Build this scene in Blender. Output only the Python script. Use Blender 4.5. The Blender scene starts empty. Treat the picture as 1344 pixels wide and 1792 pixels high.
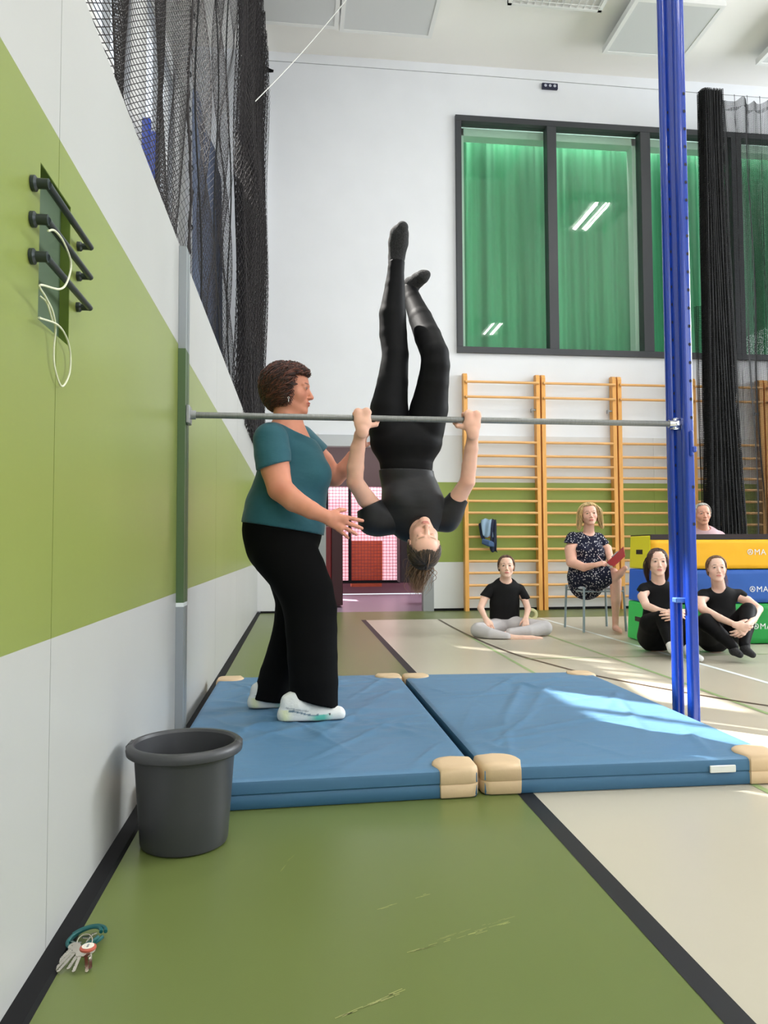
import bpy, math, random
import numpy as np
from mathutils import Matrix, Vector
random.seed(7); RNG = np.random.default_rng(7)
SC = bpy.context.scene
COL = SC.collection

# ------------------------------------------------------------------ camera
F_PX = 1314.3; YAW = math.radians(6.62); PITCH = math.radians(2.778); ROLL = math.radians(-.2325)
CAM = np.array([0., 0., .88])
_cy, _sy = math.cos(YAW), math.sin(YAW)
FW = np.array([_sy*math.cos(PITCH), _cy*math.cos(PITCH), math.sin(PITCH)])
_r = np.array([_cy, -_sy, 0.]); _u = np.cross(_r, FW)
RT = math.cos(ROLL)*_r + math.sin(ROLL)*_u
UP = -math.sin(ROLL)*_r + math.cos(ROLL)*_u
cam_data = bpy.data.cameras.new('camera'); cam = bpy.data.objects.new('camera', cam_data); COL.objects.link(cam)
cam_data.sensor_fit = 'VERTICAL'; cam_data.sensor_height = 36.0; cam_data.lens = 36.0*F_PX/1792
cam_data.clip_start = .05; cam_data.clip_end = 200
cam.matrix_world = Matrix(((RT[0], UP[0], -FW[0], CAM[0]), (RT[1], UP[1], -FW[1], CAM[1]), (RT[2], UP[2], -FW[2], CAM[2]), (0, 0, 0, 1)))
SC.camera = cam

def on(ax, val, px, py):
    d = FW + RT*(px-672)/F_PX + UP*(896-py)/F_PX
    return CAM + (val-CAM[ax])/d[ax]*d
def P(px, py, Y): return on(1, Y, px, py)          # point at depth plane Y
def PZ(px, py, z=0.): return on(2, z, px, py)      # point on a horizontal plane
def PX(px, py, X): return on(0, X, px, py)
def S(Y): return Y/F_PX*1.0                        # metres in one unit of the survey at depth Y

# ------------------------------------------------------------------ world, sun, daylight
SC.view_settings.view_transform = 'Standard'; SC.view_settings.look = 'None'
SC.view_settings.gamma = 1.0; SC.view_settings.use_curve_mapping = False
SC.view_settings.exposure = 0.0
W = bpy.data.worlds.new('world'); SC.world = W; W.use_nodes = True
bg = W.node_tree.nodes['Background']; bg.inputs[0].default_value = (.86, .93, 1.0, 1); bg.inputs[1].default_value = 1.2

SUN_EL = 50.0
def sun():
    l = bpy.data.lights.new('sun', 'SUN'); l.energy = 20.0; l.angle = math.radians(.6); l.color = (1., .96, .9)
    o = bpy.data.objects.new('sun', l); COL.objects.link(o)
    e = math.radians(SUN_EL); d = Vector((math.cos(e)*.7071, -math.cos(e)*.7071, -math.sin(e)))
    o.rotation_euler = d.to_track_quat('-Z', 'Y').to_euler(); o.location = (-6, 12, 12)
sun()
def area(name, loc, d, sx, sy, en, col=(1, 1, 1)):
    l = bpy.data.lights.new(name, 'AREA'); l.shape = 'RECTANGLE'; l.size = sx; l.size_y = sy; l.energy = en; l.color = col
    o = bpy.data.objects.new(name, l); COL.objects.link(o); o.location = loc
    o.rotation_euler = Vector(d).to_track_quat('-Z', 'Y').to_euler(); return o
ROOM_R, ROOM_N, ROOM_D, CEIL = 13.0, -9.0, 10.467, 7.95
LW = -.539                                          # face of the left wall
for y, en in ((-5.5, 45), (-1.2, 75), (3.1, 260), (7.4, 720)):      # daylight through the four high windows of the right wall
    area('daylight_right', (ROOM_R-.3, y, 5.0), (-1, 0, -.3), 3.6, 3.4, en, (.92, .97, 1.)).data.spread = math.radians(160)
for x in (3.2, 7.4, 11.0):                          # and through the windows of the wall behind
    area('daylight_rear', (x, ROOM_N+.3, 5.0), (0, 1, -.75), 3.0, 3.4, 55, (.96, .98, 1.)).data.spread = math.radians(125)

# ------------------------------------------------------------------ materials
MATS = {}
def mat(name, col, rough=.5, metal=0., spec=.5, bump=None, vary=None, emit=None, alpha=None, trans=0., sheen=0., coat=0., sss=0., attr=False, wave=None):
    if name in MATS: return MATS[name]
    m = bpy.data.materials.new(name); m.use_nodes = True; nt = m.node_tree; b = nt.nodes['Principled BSDF']
    c = tuple(col)+(1,) if len(col) == 3 else col
    b.inputs['Base Color'].default_value = c; b.inputs['Roughness'].default_value = rough
    b.inputs['Metallic'].default_value = metal; b.inputs['Specular IOR Level'].default_value = spec
    if trans: b.inputs['Transmission Weight'].default_value = trans
    if sheen: b.inputs['Sheen Weight'].default_value = sheen
    if coat: b.inputs['Coat Weight'].default_value = coat
    if sss: b.inputs['Subsurface Weight'].default_value = sss; b.inputs['Subsurface Radius'].default_value = (1., .4, .25); b.inputs['Subsurface Scale'].default_value = .012
    if emit: b.inputs['Emission Color'].default_value = tuple(emit[0])+(1,); b.inputs['Emission Strength'].default_value = emit[1]
    if alpha is not None: b.inputs['Alpha'].default_value = alpha
    tc = nt.nodes.new('ShaderNodeTexCoord')
    src = None
    if attr:
        a = nt.nodes.new('ShaderNodeAttribute'); a.attribute_name = 'col'; src = a.outputs['Color']
        nt.links.new(src, b.inputs['Base Color'])
    if vary:      # (scale, amount[, stretch])  mottled variation of the thing's own colour
        n = nt.nodes.new('ShaderNodeTexNoise'); n.inputs['Scale'].default_value = vary[0]; n.inputs['Detail'].default_value = 6
        mp = nt.nodes.new('ShaderNodeMapping'); mp.inputs['Scale'].default_value = vary[2] if len(vary) > 2 else (1, 1, 1)
        nt.links.new(tc.outputs['Object'], mp.inputs[0]); nt.links.new(mp.outputs[0], n.inputs[0])
        mr = nt.nodes.new('ShaderNodeMapRange'); mr.inputs[1].default_value = .25; mr.inputs[2].default_value = .75
        mr.inputs[3].default_value = 1-vary[1]; mr.inputs[4].default_value = 1+vary[1]; nt.links.new(n.outputs[0], mr.inputs[0])
        mx = nt.nodes.new('ShaderNodeVectorMath'); mx.operation = 'SCALE'
        if src: nt.links.new(src, mx.inputs[0])
        else: mx.inputs[0].default_value = c[:3]
        nt.links.new(mr.outputs[0], mx.inputs['Scale']); nt.links.new(mx.outputs[0], b.inputs['Base Color'])
    if bump:      # (scale, strength[, stretch])
        n = nt.nodes.new('ShaderNodeTexNoise'); n.inputs['Scale'].default_value = bump[0]; n.inputs['Detail'].default_value = 4
        mp = nt.nodes.new('ShaderNodeMapping'); mp.inputs['Scale'].default_value = bump[2] if len(bump) > 2 else (1, 1, 1)
        nt.links.new(tc.outputs['Object'], mp.inputs[0]); nt.links.new(mp.outputs[0], n.inputs[0])
        bp = nt.nodes.new('ShaderNodeBump'); bp.inputs['Strength'].default_value = bump[1]; bp.inputs['Distance'].default_value = .01
        nt.links.new(n.outputs[0], bp.inputs['Height']); nt.links.new(bp.outputs[0], b.inputs['Normal'])
    MATS[name] = m; return m
def srgb(r, g, b):
    f = lambda v: ((v/255+.055)/1.055)**2.4 if v > 10 else v/255/12.92
    return (f(r), f(g), f(b))

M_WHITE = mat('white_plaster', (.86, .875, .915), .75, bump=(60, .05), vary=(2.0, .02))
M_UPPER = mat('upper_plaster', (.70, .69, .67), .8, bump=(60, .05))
M_CEIL = mat('ceiling_paint', (.90, .88, .85), .85, vary=(1.0, .02))
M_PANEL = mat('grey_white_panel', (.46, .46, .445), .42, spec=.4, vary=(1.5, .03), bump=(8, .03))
M_GREENW = mat('green_panel', srgb(133, 145, 74), .36, spec=.45, vary=(1.2, .03), bump=(8, .03))
M_GREENB = mat('green_panel_back', srgb(140, 156, 70), .5, vary=(1.2, .03))
M_BLACK = mat('black_rubber', (.006, .006, .007), .7, spec=.2)
M_DARKFRAME = mat('charcoal_frame', (.045, .048, .055), .45)
M_GREYMETAL = mat('grey_metal', (.35, .36, .37), .45, metal=.4)

# ------------------------------------------------------------------ mesh helpers
class MB:
    def __init__(s): s.v = []; s.f = []; s.m = []; s.n = 0; s.c = []
    def add(s, v, f, mi=0, col=None):
        v = np.asarray(v, float).reshape(-1, 3); s.v.append(v)
        for q in f: s.f.append([i+s.n for i in q]); s.m.append(mi)
        s.c.append(np.tile(col if col is not None else (1, 1, 1), (len(v), 1))); s.n += len(v)
    def quad(s, a, b, c, d, mi=0): s.add([a, b, c, d], [(0, 1, 2, 3)], mi)
    def box(s, lo, hi, mi=0, bev=0., rot=None, org=None):
        lo = np.array(lo, float); hi = np.array(hi, float); lo, hi = np.minimum(lo, hi), np.maximum(lo, hi)
        b = min(bev, (hi-lo).min()*.45)
        if b <= 0:
            v = np.array([(x, y, z) for x in (lo[0], hi[0]) for y in (lo[1], hi[1]) for z in (lo[2], hi[2])])
            f = [(0, 1, 3, 2), (4, 6, 7, 5), (0, 4, 5, 1), (2, 3, 7, 6), (0, 2, 6, 4), (1, 5, 7, 3)]
        else:
            v = []; idx = {}
            for cx in (0, 1):
                for cy in (0, 1):
                    for cz in (0, 1):
                        c = (cx, cy, cz)
                        for ax in range(3):
                            p = [0, 0, 0]
                            for k in range(3):
                                e = hi[k] if c[k] else lo[k]; s_ = -1 if c[k] else 1
                                p[k] = e if k == ax else e+s_*b
                            idx[(c, ax)] = len(v); v.append(p)
            v = np.array(v); f = []
            for ax in range(3):
                o = [k for k in range(3) if k != ax]
                for sd in (0, 1):
                    q = []
                    for (i, j) in ((0, 0), (1, 0), (1, 1), (0, 1)):
                        c = [0, 0, 0]; c[ax] = sd; c[o[0]] = i; c[o[1]] = j; q.append(idx[(tuple(c), ax)])
                    if (sd == 0) == (ax != 1): q = q[::-1]
                    f.append(q)
                for i in (0, 1):
                    for j in (0, 1):
                        c0 = [0, 0, 0]; c1 = [0, 0, 0]; c0[ax] = 0; c1[ax] = 1
                        for c in (c0, c1): c[o[0]] = i; c[o[1]] = j
                        f.append([idx[(tuple(c0), o[0])], idx[(tuple(c1), o[0])], idx[(tuple(c1), o[1])], idx[(tuple(c0), o[1])]])
            for cx in (0, 1):
                for cy in (0, 1):
                    for cz in (0, 1):
                        c = (cx, cy, cz); f.append([idx[(c, 0)], idx[(c, 1)], idx[(c, 2)]])
        if rot is not None:
            o = np.array(org if org is not None else (lo+hi)/2); v = (v-o)@np.array(rot).T+o
        s.add(v, f, mi)
    def tube(s, pts, r, n=12, mi=0, caps=True, col=None, closed=False):
        pts = np.asarray(pts, float); m = len(pts); r = np.broadcast_to(np.asarray(r, float), (m,))
        T = np.gradient(pts, axis=0) if m > 2 else np.tile(pts[-1]-pts[0], (m, 1))
        if closed: T = np.roll(pts, -1, 0)-np.roll(pts, 1, 0)
        T = T/np.maximum(np.linalg.norm(T, axis=1, keepdims=True), 1e-9)
        a = np.array([0, 0, 1.]) if abs(T[0][2]) < .9 else np.array([1., 0, 0])
        N = np.cross(T[0], a); N /= np.linalg.norm(N); V = []
        ang = np.arange(n)/n*2*np.pi
        for i in range(m):
            N = N-T[i]*(N@T[i]); N /= max(np.linalg.norm(N), 1e-9); B = np.cross(T[i], N)
            V.append(pts[i]+r[i]*(np.cos(ang)[:, None]*N+np.sin(ang)[:, None]*B))
        f = []
        for i in range(m if closed else m-1):
            for j in range(n):
                k = (j+1) % n; i2 = (i+1) % m; f.append((i*n+j, i*n+k, i2*n+k, i2*n+j))
        if caps and not closed: f.append(tuple(range(n))[::-1]); f.append(tuple(range((m-1)*n, m*n)))
        s.add(np.concatenate(V), f, mi, col)
    def lathe(s, prof, c, n=48, mi=0, axis=2):
        c = np.array(c, float); V = []; f = []; m = len(prof)
        for (r, z) in prof:
            for j in range(n):
                a = 2*np.pi*j/n; p = [r*np.cos(a), r*np.sin(a), z]
                if axis == 1: p = [p[0], p[2], p[1]]
                if axis == 0: p = [p[2], p[0], p[1]]
                V.append(c+p)
        for i in range(m-1):
            for j in range(n):
                k = (j+1) % n; f.append((i*n+j, i*n+k, (i+1)*n+k, (i+1)*n+j))
        s.add(V, f, mi)
    def build(s, name, mats, parent=None, smooth=False, colors=False):
        V = np.concatenate(s.v); me = bpy.data.meshes.new(name); me.from_pydata(V.tolist(), [], s.f)
        mats = mats if isinstance(mats, (list, tuple)) else [mats]
        for m in mats: me.materials.append(m)
        me.polygons.foreach_set('material_index', s.m)
        if smooth:
            me.polygons.foreach_set('use_smooth', [True]*len(s.f))
            if smooth != 'all':
                try: me.set_sharp_from_angle(angle=math.radians(smooth if smooth is not True else 40))
                except Exception: pass
        if colors:
            a = me.color_attributes.new('col', 'FLOAT_COLOR', 'POINT'); C = np.concatenate(s.c)
            a.data.foreach_set('color', np.concatenate([C, np.ones((len(C), 1))], 1).ravel())
        me.update()
        return link(name, me, parent)
def link(name, me, parent=None):
    o = bpy.data.objects.new(name, me); COL.objects.link(o)
    WORLD[o.name] = Matrix.Identity(4)
    if parent is not None: adopt(o, parent)
    return o
def adopt(o, parent):
    o.parent = parent
    o.matrix_parent_inverse = WORLD[parent.name].inverted()
    WORLD[o.name] = Matrix.Identity(4)
WORLD = {}
def thing(name, label, cat, loc, group=None):
    o = bpy.data.objects.new(name, None); COL.objects.link(o); o.location = tuple(float(t) for t in loc); o.empty_display_size = .1
    WORLD[o.name] = Matrix.Translation(o.location)
    tag(o, label, cat, group); return o
def tag(o, label, cat, group=None):
    o['label'] = label; o['category'] = cat
    if group: o['group'] = group
    return o
def struct(o): o['kind'] = 'structure'; return o
def dup(root, off, label=None):
    r = root.copy(); COL.objects.link(r); r.location = Vector(root.location)+Vector(off)
    if label: r['label'] = label
    for ch in list(root.children):
        c = ch.copy(); COL.objects.link(c); c.parent = r; c.matrix_parent_inverse = ch.matrix_parent_inverse.copy()
        for g in list(ch.children):
            d = g.copy(); COL.objects.link(d); d.parent = c; d.matrix_parent_inverse = g.matrix_parent_inverse.copy()
    return r
def circle(c, r, n, ax=(1, 0, 0), ay=(0, 0, 1)):
    a = np.arange(n)/n*2*np.pi
    return np.array(c)+r*(np.cos(a)[:, None]*np.array(ax)+np.sin(a)[:, None]*np.array(ay))
def spline(pts, n=8):
    p = np.asarray(pts, float); p = np.vstack([2*p[0]-p[1], p, 2*p[-1]-p[-2]]); out = []
    for i in range(1, len(p)-2):
        for t in np.arange(n)/n:
            a, b, c, d = p[i-1], p[i], p[i+1], p[i+2]
            out.append(.5*((2*b)+(-a+c)*t+(2*a-5*b+4*c-d)*t*t+(-a+3*b-3*c+d)*t**3))
    out.append(p[-2]); return np.array(out)

# ------------------------------------------------------------------ floor
M_FG = mat('green_floor', srgb(102, 114, 62), .33, spec=.4, vary=(1.1, .06, (1, .5, 1)), bump=(300, .02))
M_FB = mat('beige_floor', srgb(190, 183, 166), .3, spec=.4, vary=(1.3, .03), bump=(300, .015))
M_FK = mat('black_floor_line', (.014, .014, .016), .5, spec=.3)
M_FL = mat('green_floor_line', srgb(146, 170, 116), .4); M_FW = mat('white_floor_line', srgb(235, 240, 240), .4)
M_FD = mat('dark_floor_line', srgb(70, 55, 45), .4); M_SCR = mat('scratch', srgb(168, 170, 112), .6)
b = MB()
BX, BY = .84, 9.25
def fl(x0, y0, x1, y1, z, mi): b.quad((x0, y0, z), (x1, y0, z), (x1, y1, z), (x0, y1, z), mi)
fl(-1.6, ROOM_N, BX, ROOM_D+.0, 0, 0); fl(BX, BY, ROOM_R, ROOM_D, 0, 0); fl(BX, ROOM_N, ROOM_R, BY, 0, 1)
def strip(pts, w, mi, z=.0012):
    p = np.array([(q[0], q[1]) for q in pts], float); t = np.gradient(p, axis=0); t /= np.linalg.norm(t, axis=1)[:, None]
    n = np.stack([-t[:, 1], t[:, 0]], 1)*w/2
    for i in range(len(p)-1):
        a0, a1, c1, c0 = p[i]+n[i], p[i+1]+n[i+1], p[i+1]-n[i+1], p[i]-n[i]
        b.quad((*c0, z), (*a0, z), (*a1, z), (*c1, z), mi) if False else b.quad((*a0, z), (*c0, z), (*c1, z), (*a1, z), mi)
strip([(.815, ROOM_N), (.815, BY+.03)], .058, 2, .001)
arc = spline([(1.74, 9.2), (1.72, 8), (1.735, 7.0), (1.79, 6.15), (1.9, 5.56), (2.03, 5.05), (2.285, 4.46), (2.6, 3.93), (3.2, 3.2), (4.0, 2.6)], 8)
strip(arc, .032, 5, .0016)
strip([(1.69, 2.0), (1.66, 5.2), (1.745, 9.25)], .028, 3, .0012)
strip([(2.45, 1), (2.47, 3.7), (2.5, 5), (2.52, 9.2)], .03, 3, .0014)
strip([(3.03, 0), (3.03, 9.2)], .04, 4, .0012)
strip([(1.8, 5.84), (12, 5.75)], .022, 3, .0018)
rr_ = random.Random(3)
for (x0, y0, x1, y1, n, w) in ((.235, 1.66, .48, 1.76, 26, .0013), (.27, 1.69, .5, 1.785, 12, .0007), (.07, 1.45, .2, 1.52, 20, .0018), (.19, 1.86, .33, 1.93, 9, .0012), (-.05, 2.1, .02, 2.3, 4, .001)):
    for k in range(n):
        t = rr_.random(); L = rr_.uniform(.008, .035)
        p = np.array((x0+(x1-x0)*t+rr_.gauss(0, .002), y0+(y1-y0)*t+rr_.gauss(0, .003))); d = np.array((x1-x0, y1-y0)); d /= np.linalg.norm(d)
        strip([p, p+d*L], w*rr_.uniform(.5, 1.3), 6, .0009)
struct(b.build('floor', [M_FG, M_FB, M_FK, M_FL, M_FW, M_FD, M_SCR]))

# ------------------------------------------------------------------ left wall (panelled, 2.28 m) with the recess above it
ZB, ZT, ZW = .684, 1.815, 2.28
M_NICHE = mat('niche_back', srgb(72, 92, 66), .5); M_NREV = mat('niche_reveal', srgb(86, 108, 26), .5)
b = MB()
NY0, NY1, NZ0, NZ1 = 1.622, 1.835, 1.362, 1.698
YS = [ROOM_N, -3.2, -.7, 1.743, 3.47, 5.12, 6.9, 8.7, ROOM_D]
for i in range(len(YS)-1):
    y0, y1 = YS[i]+.0015, YS[i+1]-.0015
    for z0, z1, mi in ((0, ZB, 0), (ZB, ZT, 1), (ZT, ZW, 0)):
        bands = [(y0, y1, z0, z1)]
        if mi == 1 and YS[i+1] == 1.743: bands = [(y0, NY0, z0, z1), (NY0, y1, z0, NZ0), (NY0, y1, NZ1, z1)]
        if mi == 1 and YS[i] == 1.743: bands = [(NY1, y1, z0, z1), (y0, NY1, z0, NZ0), (y0, NY1, NZ1, z1)]
        for (a, c, e, g) in bands: b.box((LW-.13, a, e), (LW, c, g), mi, 0)
b.box((LW-.16, ROOM_N, 0), (LW-.131, ROOM_D, ZW), 2)
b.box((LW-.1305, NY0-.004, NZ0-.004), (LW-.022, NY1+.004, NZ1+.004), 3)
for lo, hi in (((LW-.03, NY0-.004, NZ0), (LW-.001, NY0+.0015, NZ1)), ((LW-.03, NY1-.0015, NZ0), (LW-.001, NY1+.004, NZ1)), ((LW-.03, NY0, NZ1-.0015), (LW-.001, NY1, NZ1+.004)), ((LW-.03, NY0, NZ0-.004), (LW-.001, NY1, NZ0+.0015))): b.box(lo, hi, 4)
struct(b.build('wall_left', [M_PANEL, M_GREENW, M_BLACK, M_NICHE, M_NREV]))
b = MB(); b.add([(LW, ROOM_N, .0), (LW, ROOM_N, .016), (LW+.04, ROOM_N, .012), (LW+.046, ROOM_N, 0), (LW, ROOM_D, .0), (LW, ROOM_D, .016), (LW+.04, ROOM_D, .012), (LW+.046, ROOM_D, 0)], [(0, 1, 2, 3), (1, 5, 6, 2), (2, 6, 7, 3), (4, 7, 6, 5)])
struct(b.build('baseboard_left', M_BLACK))
# recess above the panels: ledge, plastered back with a clerestory of windows
RX = -1.55
CZ0, CZ1 = 5.0, 7.0
b = MB()
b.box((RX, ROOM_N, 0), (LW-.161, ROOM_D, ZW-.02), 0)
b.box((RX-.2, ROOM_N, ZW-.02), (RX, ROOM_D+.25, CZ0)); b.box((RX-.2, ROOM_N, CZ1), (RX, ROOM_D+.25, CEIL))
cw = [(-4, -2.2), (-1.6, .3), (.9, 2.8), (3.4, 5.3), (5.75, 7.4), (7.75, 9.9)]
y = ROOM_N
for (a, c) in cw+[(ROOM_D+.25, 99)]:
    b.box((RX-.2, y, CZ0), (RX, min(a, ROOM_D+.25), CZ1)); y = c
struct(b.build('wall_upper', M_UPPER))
for k, (a, c) in enumerate(cw):
    f = MB(); m = (a+c)/2; t = .03
    f.box((RX-.14, a, CZ0), (RX-.08, c, CZ0+t)); f.box((RX-.14, a, CZ1-t), (RX-.08, c, CZ1)); f.box((RX-.14, a, CZ0), (RX-.08, a+t, CZ1)); f.box((RX-.14, c-t, CZ0), (RX-.08, c, CZ1)); f.box((RX-.14, m-.02, CZ0), (RX-.08, m+.02, CZ1))
    struct(f.build('window_%d' % (k+2), M_GREYMETAL))

# ------------------------------------------------------------------ back wall with doorway and window band
D = ROOM_D
DX0, DX1, DZ = .30, 1.90, 2.43
WX0, WX1, WZ0, WZ1 = 2.287, 9.55, 3.69, 7.16
b = MB(); T = .25
b.box((RX-.2, D, 0), (DX0, D+T, CEIL)); b.box((DX0, D, DZ), (DX1, D+T, CEIL)); b.box((DX1, D, 0), (ROOM_R, D+T, WZ0))
b.box((DX1, D, WZ0), (WX0, D+T, WZ1)); b.box((WX1, D, WZ0), (ROOM_R, D+T, WZ1)); b.box((DX1, D, WZ1), (ROOM_R, D+T, CEIL))
struct(b.build('wall_back', M_WHITE))
b = MB(); PT = .02; GZ = 2.485
for (a, c) in ((LW, DX0-.0), (DX1, 3.5), (3.5, 5.2), (5.2, 6.9), (6.9, 8.6), (8.6, ROOM_R)):
    for z0, z1, mi in ((.028, ZB, 0), (ZB, ZT, 1), (ZT, GZ, 0)): b.box((a+.001, D-PT, z0), (c-.001, D-.0005, z1), mi)
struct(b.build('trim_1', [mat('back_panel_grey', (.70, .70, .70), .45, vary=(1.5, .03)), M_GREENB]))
b = MB(); b.box((LW+.046, D-.03, 0), (DX0, D-.0005, .028)); b.box((DX1, D-.03, 0), (ROOM_R, D-.0005, .035))
struct(b.build('baseboard_back', M_BLACK))
b = MB(); M_DFR = mat('door_frame_grey', (.30, .31, .32), .5)
b.box((DX1-.14, D-.04, 0), (DX1+.01, D+.1, DZ-.12)); b.box((DX0-.01, D-.04, 0), (DX0+.1, D+.1, DZ-.12)); b.box((DX0-.01, D-.04, DZ-.12), (DX1+.01, D+.1, DZ+.04), 1)
struct(b.build('door_1', [M_DFR, mat('lintel_light', (.55, .57, .6), .5)]))
# window: charcoal frame, glass, pale reveals, green pleated curtain behind
M_GLASS = bpy.data.materials.new('window_glass'); M_GLASS.use_nodes = True; nt = M_GLASS.node_tree; nt.nodes.clear()
o_ = nt.nodes.new('ShaderNodeOutputMaterial'); mx = nt.nodes.new('ShaderNodeMixShader'); tr = nt.nodes.new('ShaderNodeBsdfTransparent'); gl = nt.nodes.new('ShaderNodeBsdfGlossy'); fr = nt.nodes.new('ShaderNodeFresnel')
fr.inputs[0].default_value = 1.75; gl.inputs['Roughness'].default_value = .0; tr.inputs[0].default_value = (.86, .95, .9, 1)
gm = nt.nodes.new('ShaderNodeNewGeometry'); mt_ = nt.nodes.new('ShaderNodeMath'); mt_.operation = 'SUBTRACT'; mt_.inputs[0].default_value = 1.; mu_ = nt.nodes.new('ShaderNodeMath'); mu_.operation = 'MULTIPLY'
nt.links.new(gm.outputs['Backfacing'], mt_.inputs[1]); nt.links.new(mt_.outputs[0], mu_.inputs[0]); nt.links.new(fr.outputs[0], mu_.inputs[1]); nt.links.new(mu_.outputs[0], mx.inputs[0]); nt.links.new(tr.outputs[0], mx.inputs[1]); nt.links.new(gl.outputs[0], mx.inputs[2]); nt.links.new(mx.outputs[0], o_.inputs[0])
b = MB(); fw = .075
b.box((WX0-.01, D-.05, WZ0-.01), (WX1+.01, D+.12, WZ0+fw)); b.box((WX0-.01, D-.05, WZ1-fw), (WX1+.01, D+.12, WZ1+.01))
MU = [(WX0-.01, WX0+fw), (3.645, 3.787), (5.085, 5.24), (6.525, 6.69), (7.96, 8.11), (WX1-fw, WX1+.01)]
for a, c in MU: b.box((a, D-.05, WZ0+fw), (c, D+.12, WZ1-fw), 0, .004)
wf = struct(b.build('window_1', M_DARKFRAME))
for i in range(5):
    g = MB(); g.box((MU[i][1]+.001, D+.03, WZ0+fw), (MU[i+1][0]-.001, D+.036, WZ1-fw)); g.build('glass_pane', M_GLASS, wf)
b = MB(); M_REV = mat('reveal_paint', (.78, .82, .78), .6)
for a, c in ((MU[0][1], MU[0][1]+.07), (5.03, 5.085)): b.box((a, D+.125, WZ0+.08), (c, D+.30, WZ1-.09))
b.box((WX0, D+.125, WZ1-.20), (WX1, D+.30, WZ1-.085)); struct(b.build('trim_2', M_REV))
M_CURT = mat('green_curtain', srgb(92, 172, 132), .7, vary=(.8, .25, (6, 1, .25)))
b = MB(); n = 900; xs = np.linspace(WX0-.1, WX1+.1, n); V = []
for z, am in ((WZ0-.05, 1.), ((WZ0+WZ1)/2, .9), (WZ1+.05, .7)):
    ys = D+.42+am*(.035*np.sin(xs*17+.9*np.sin(xs*2.3))+.02*np.sin(xs*41+z*.3)+.03*np.sin(xs*5.1+z*.6)); V.append(np.stack([xs, ys, np.full(n, z)], 1))
b.add(np.concatenate(V), [(r*n+i, r*n+i+1, (r+1)*n+i+1, (r+1)*n+i) for r in range(2) for i in range(n-1)])
tag(b.build('curtain', M_CURT, None, 'all'), 'green pleated curtain drawn behind the large back window', 'curtain')
b = MB()  # room behind the window: shallow gallery with an added lamp
b.box((WX0-.4, D+1.0, WZ0-.6), (WX1+.4, D+1.05, WZ1+.4)); b.box((WX0-.4, D+.25, WZ0-.65), (WX1+.4, D+1.05, WZ0-.6)); b.box((WX0-.4, D+.25, WZ1+.4), (WX1+.4, D+1.05, WZ1+.45))
b.box((WX0-.45, D+.25, WZ0-.6), (WX0-.4, D+1.05, WZ1+.4)); b.box((WX1+.4, D+.25, WZ0-.6), (WX1+.45, D+1.05, WZ1+.4))
struct(b.build('wall_gallery', M_WHITE))
area('curtain_fill', ((WX0+WX1)/2, D+.33, WZ1+.36), (0, 0, -1), 7, .12, 90, (1, 1, .95))  # added lamp without a fitting, brightens the curtain

# ------------------------------------------------------------------ other walls and ceiling (seen only from a step aside and in reflections)
def holed(name, fix, side, a0, a1, holes, z0, z1):
    b = MB(); cur = a0
    def bx(u0, u1, e, g):
        if fix == 'x': b.box((side, u0, e), (side+.2*(1 if side > 0 else -1), u1, g))
        else: b.box((u0, side, e), (u1, side-.2, g))
    bx(a0, a1, 0, z0); bx(a0, a1, z1, CEIL)
    for (h0, h1) in holes: bx(cur, h0, z0, z1); cur = h1
    bx(cur, a1, z0, z1); struct(b.build(name, M_WHITE))
holed('wall_right', 'x', ROOM_R, ROOM_N-.2, ROOM_D+.25, [(-7.3, -3.7), (-3., .6), (1.3, 4.9), (5.6, 9.2)], 2.5, 6.7)
holed('wall_front', 'y', ROOM_N, RX-.2, ROOM_R, [(1.7, 4.7), (5.9, 8.9), (9.5, 12.5)], 2.5, 6.7)
b = MB(); b.box((RX-.2, ROOM_N-.2, CEIL), (ROOM_R+.2, ROOM_D+.25, CEIL+.2)); struct(b.build('ceiling', M_CEIL))

# ceiling radiant panels and luminaires
M_PAN = mat('ceiling_panel_grey', (.66, .67, .68), .6); M_PANE = mat('ceiling_panel_edge', (.85, .85, .84), .6)
PANL = [('far left flat grey heating panel under the ceiling, beside the net', -.75, .52, 8.3, 9.62), ('flat grey heating panel under the ceiling, between its left neighbour and the light fitting', .56, 1.78, 8.3, 9.66),
        ('flat grey heating panel under the ceiling behind the top of the blue post', 4.22, 5.40, 8.66, 9.7), ('flat grey heating panel under the ceiling at the right edge above the black net', 6.5, 7.7, 8.66, 9.7)]
for lab, x0, x1, y0, y1 in PANL:
    r = thing('ceiling_panel', lab, 'ceiling panel', ((x0+x1)/2, (y0+y1)/2, CEIL), 'heating panels under the ceiling')
    b = MB(); b.box((x0, y0, CEIL-.20), (x1, y1, CEIL-.15), 0, .008); b.build('panel_face', M_PAN, r)
    b = MB(); e = .045
    for lo, hi in (((x0-.01, y0-.01), (x0+e, y1+.01)), ((x1-e, y0-.01), (x1+.01, y1+.01)), ((x0+e, y0-.01), (x1-e, y0+e)), ((x0+e, y1-e), (x1-e, y1+.01))): b.box((*lo, CEIL-.205), (*hi, CEIL-.12))
    b.build('rim', M_PANE, r)
    b = MB()
    for x in (x0+.2, x1-.2):
        for yy in (y0+.15, y1-.15): b.tube([(x, yy, CEIL-.13), (x, yy, CEIL)], .006, 6)
    b.build('hanger', M_GREYMETAL, r)
M_TUBE = mat('lamp_tube', (1, 1, 1), .5, emit=((1., .99, .95), 34.)); M_LCASE = mat('lamp_case', (.8, .8, .78), .5)
M_TUBE0 = mat('lamp_tube_off', (.9, .9, .88), .5)
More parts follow.
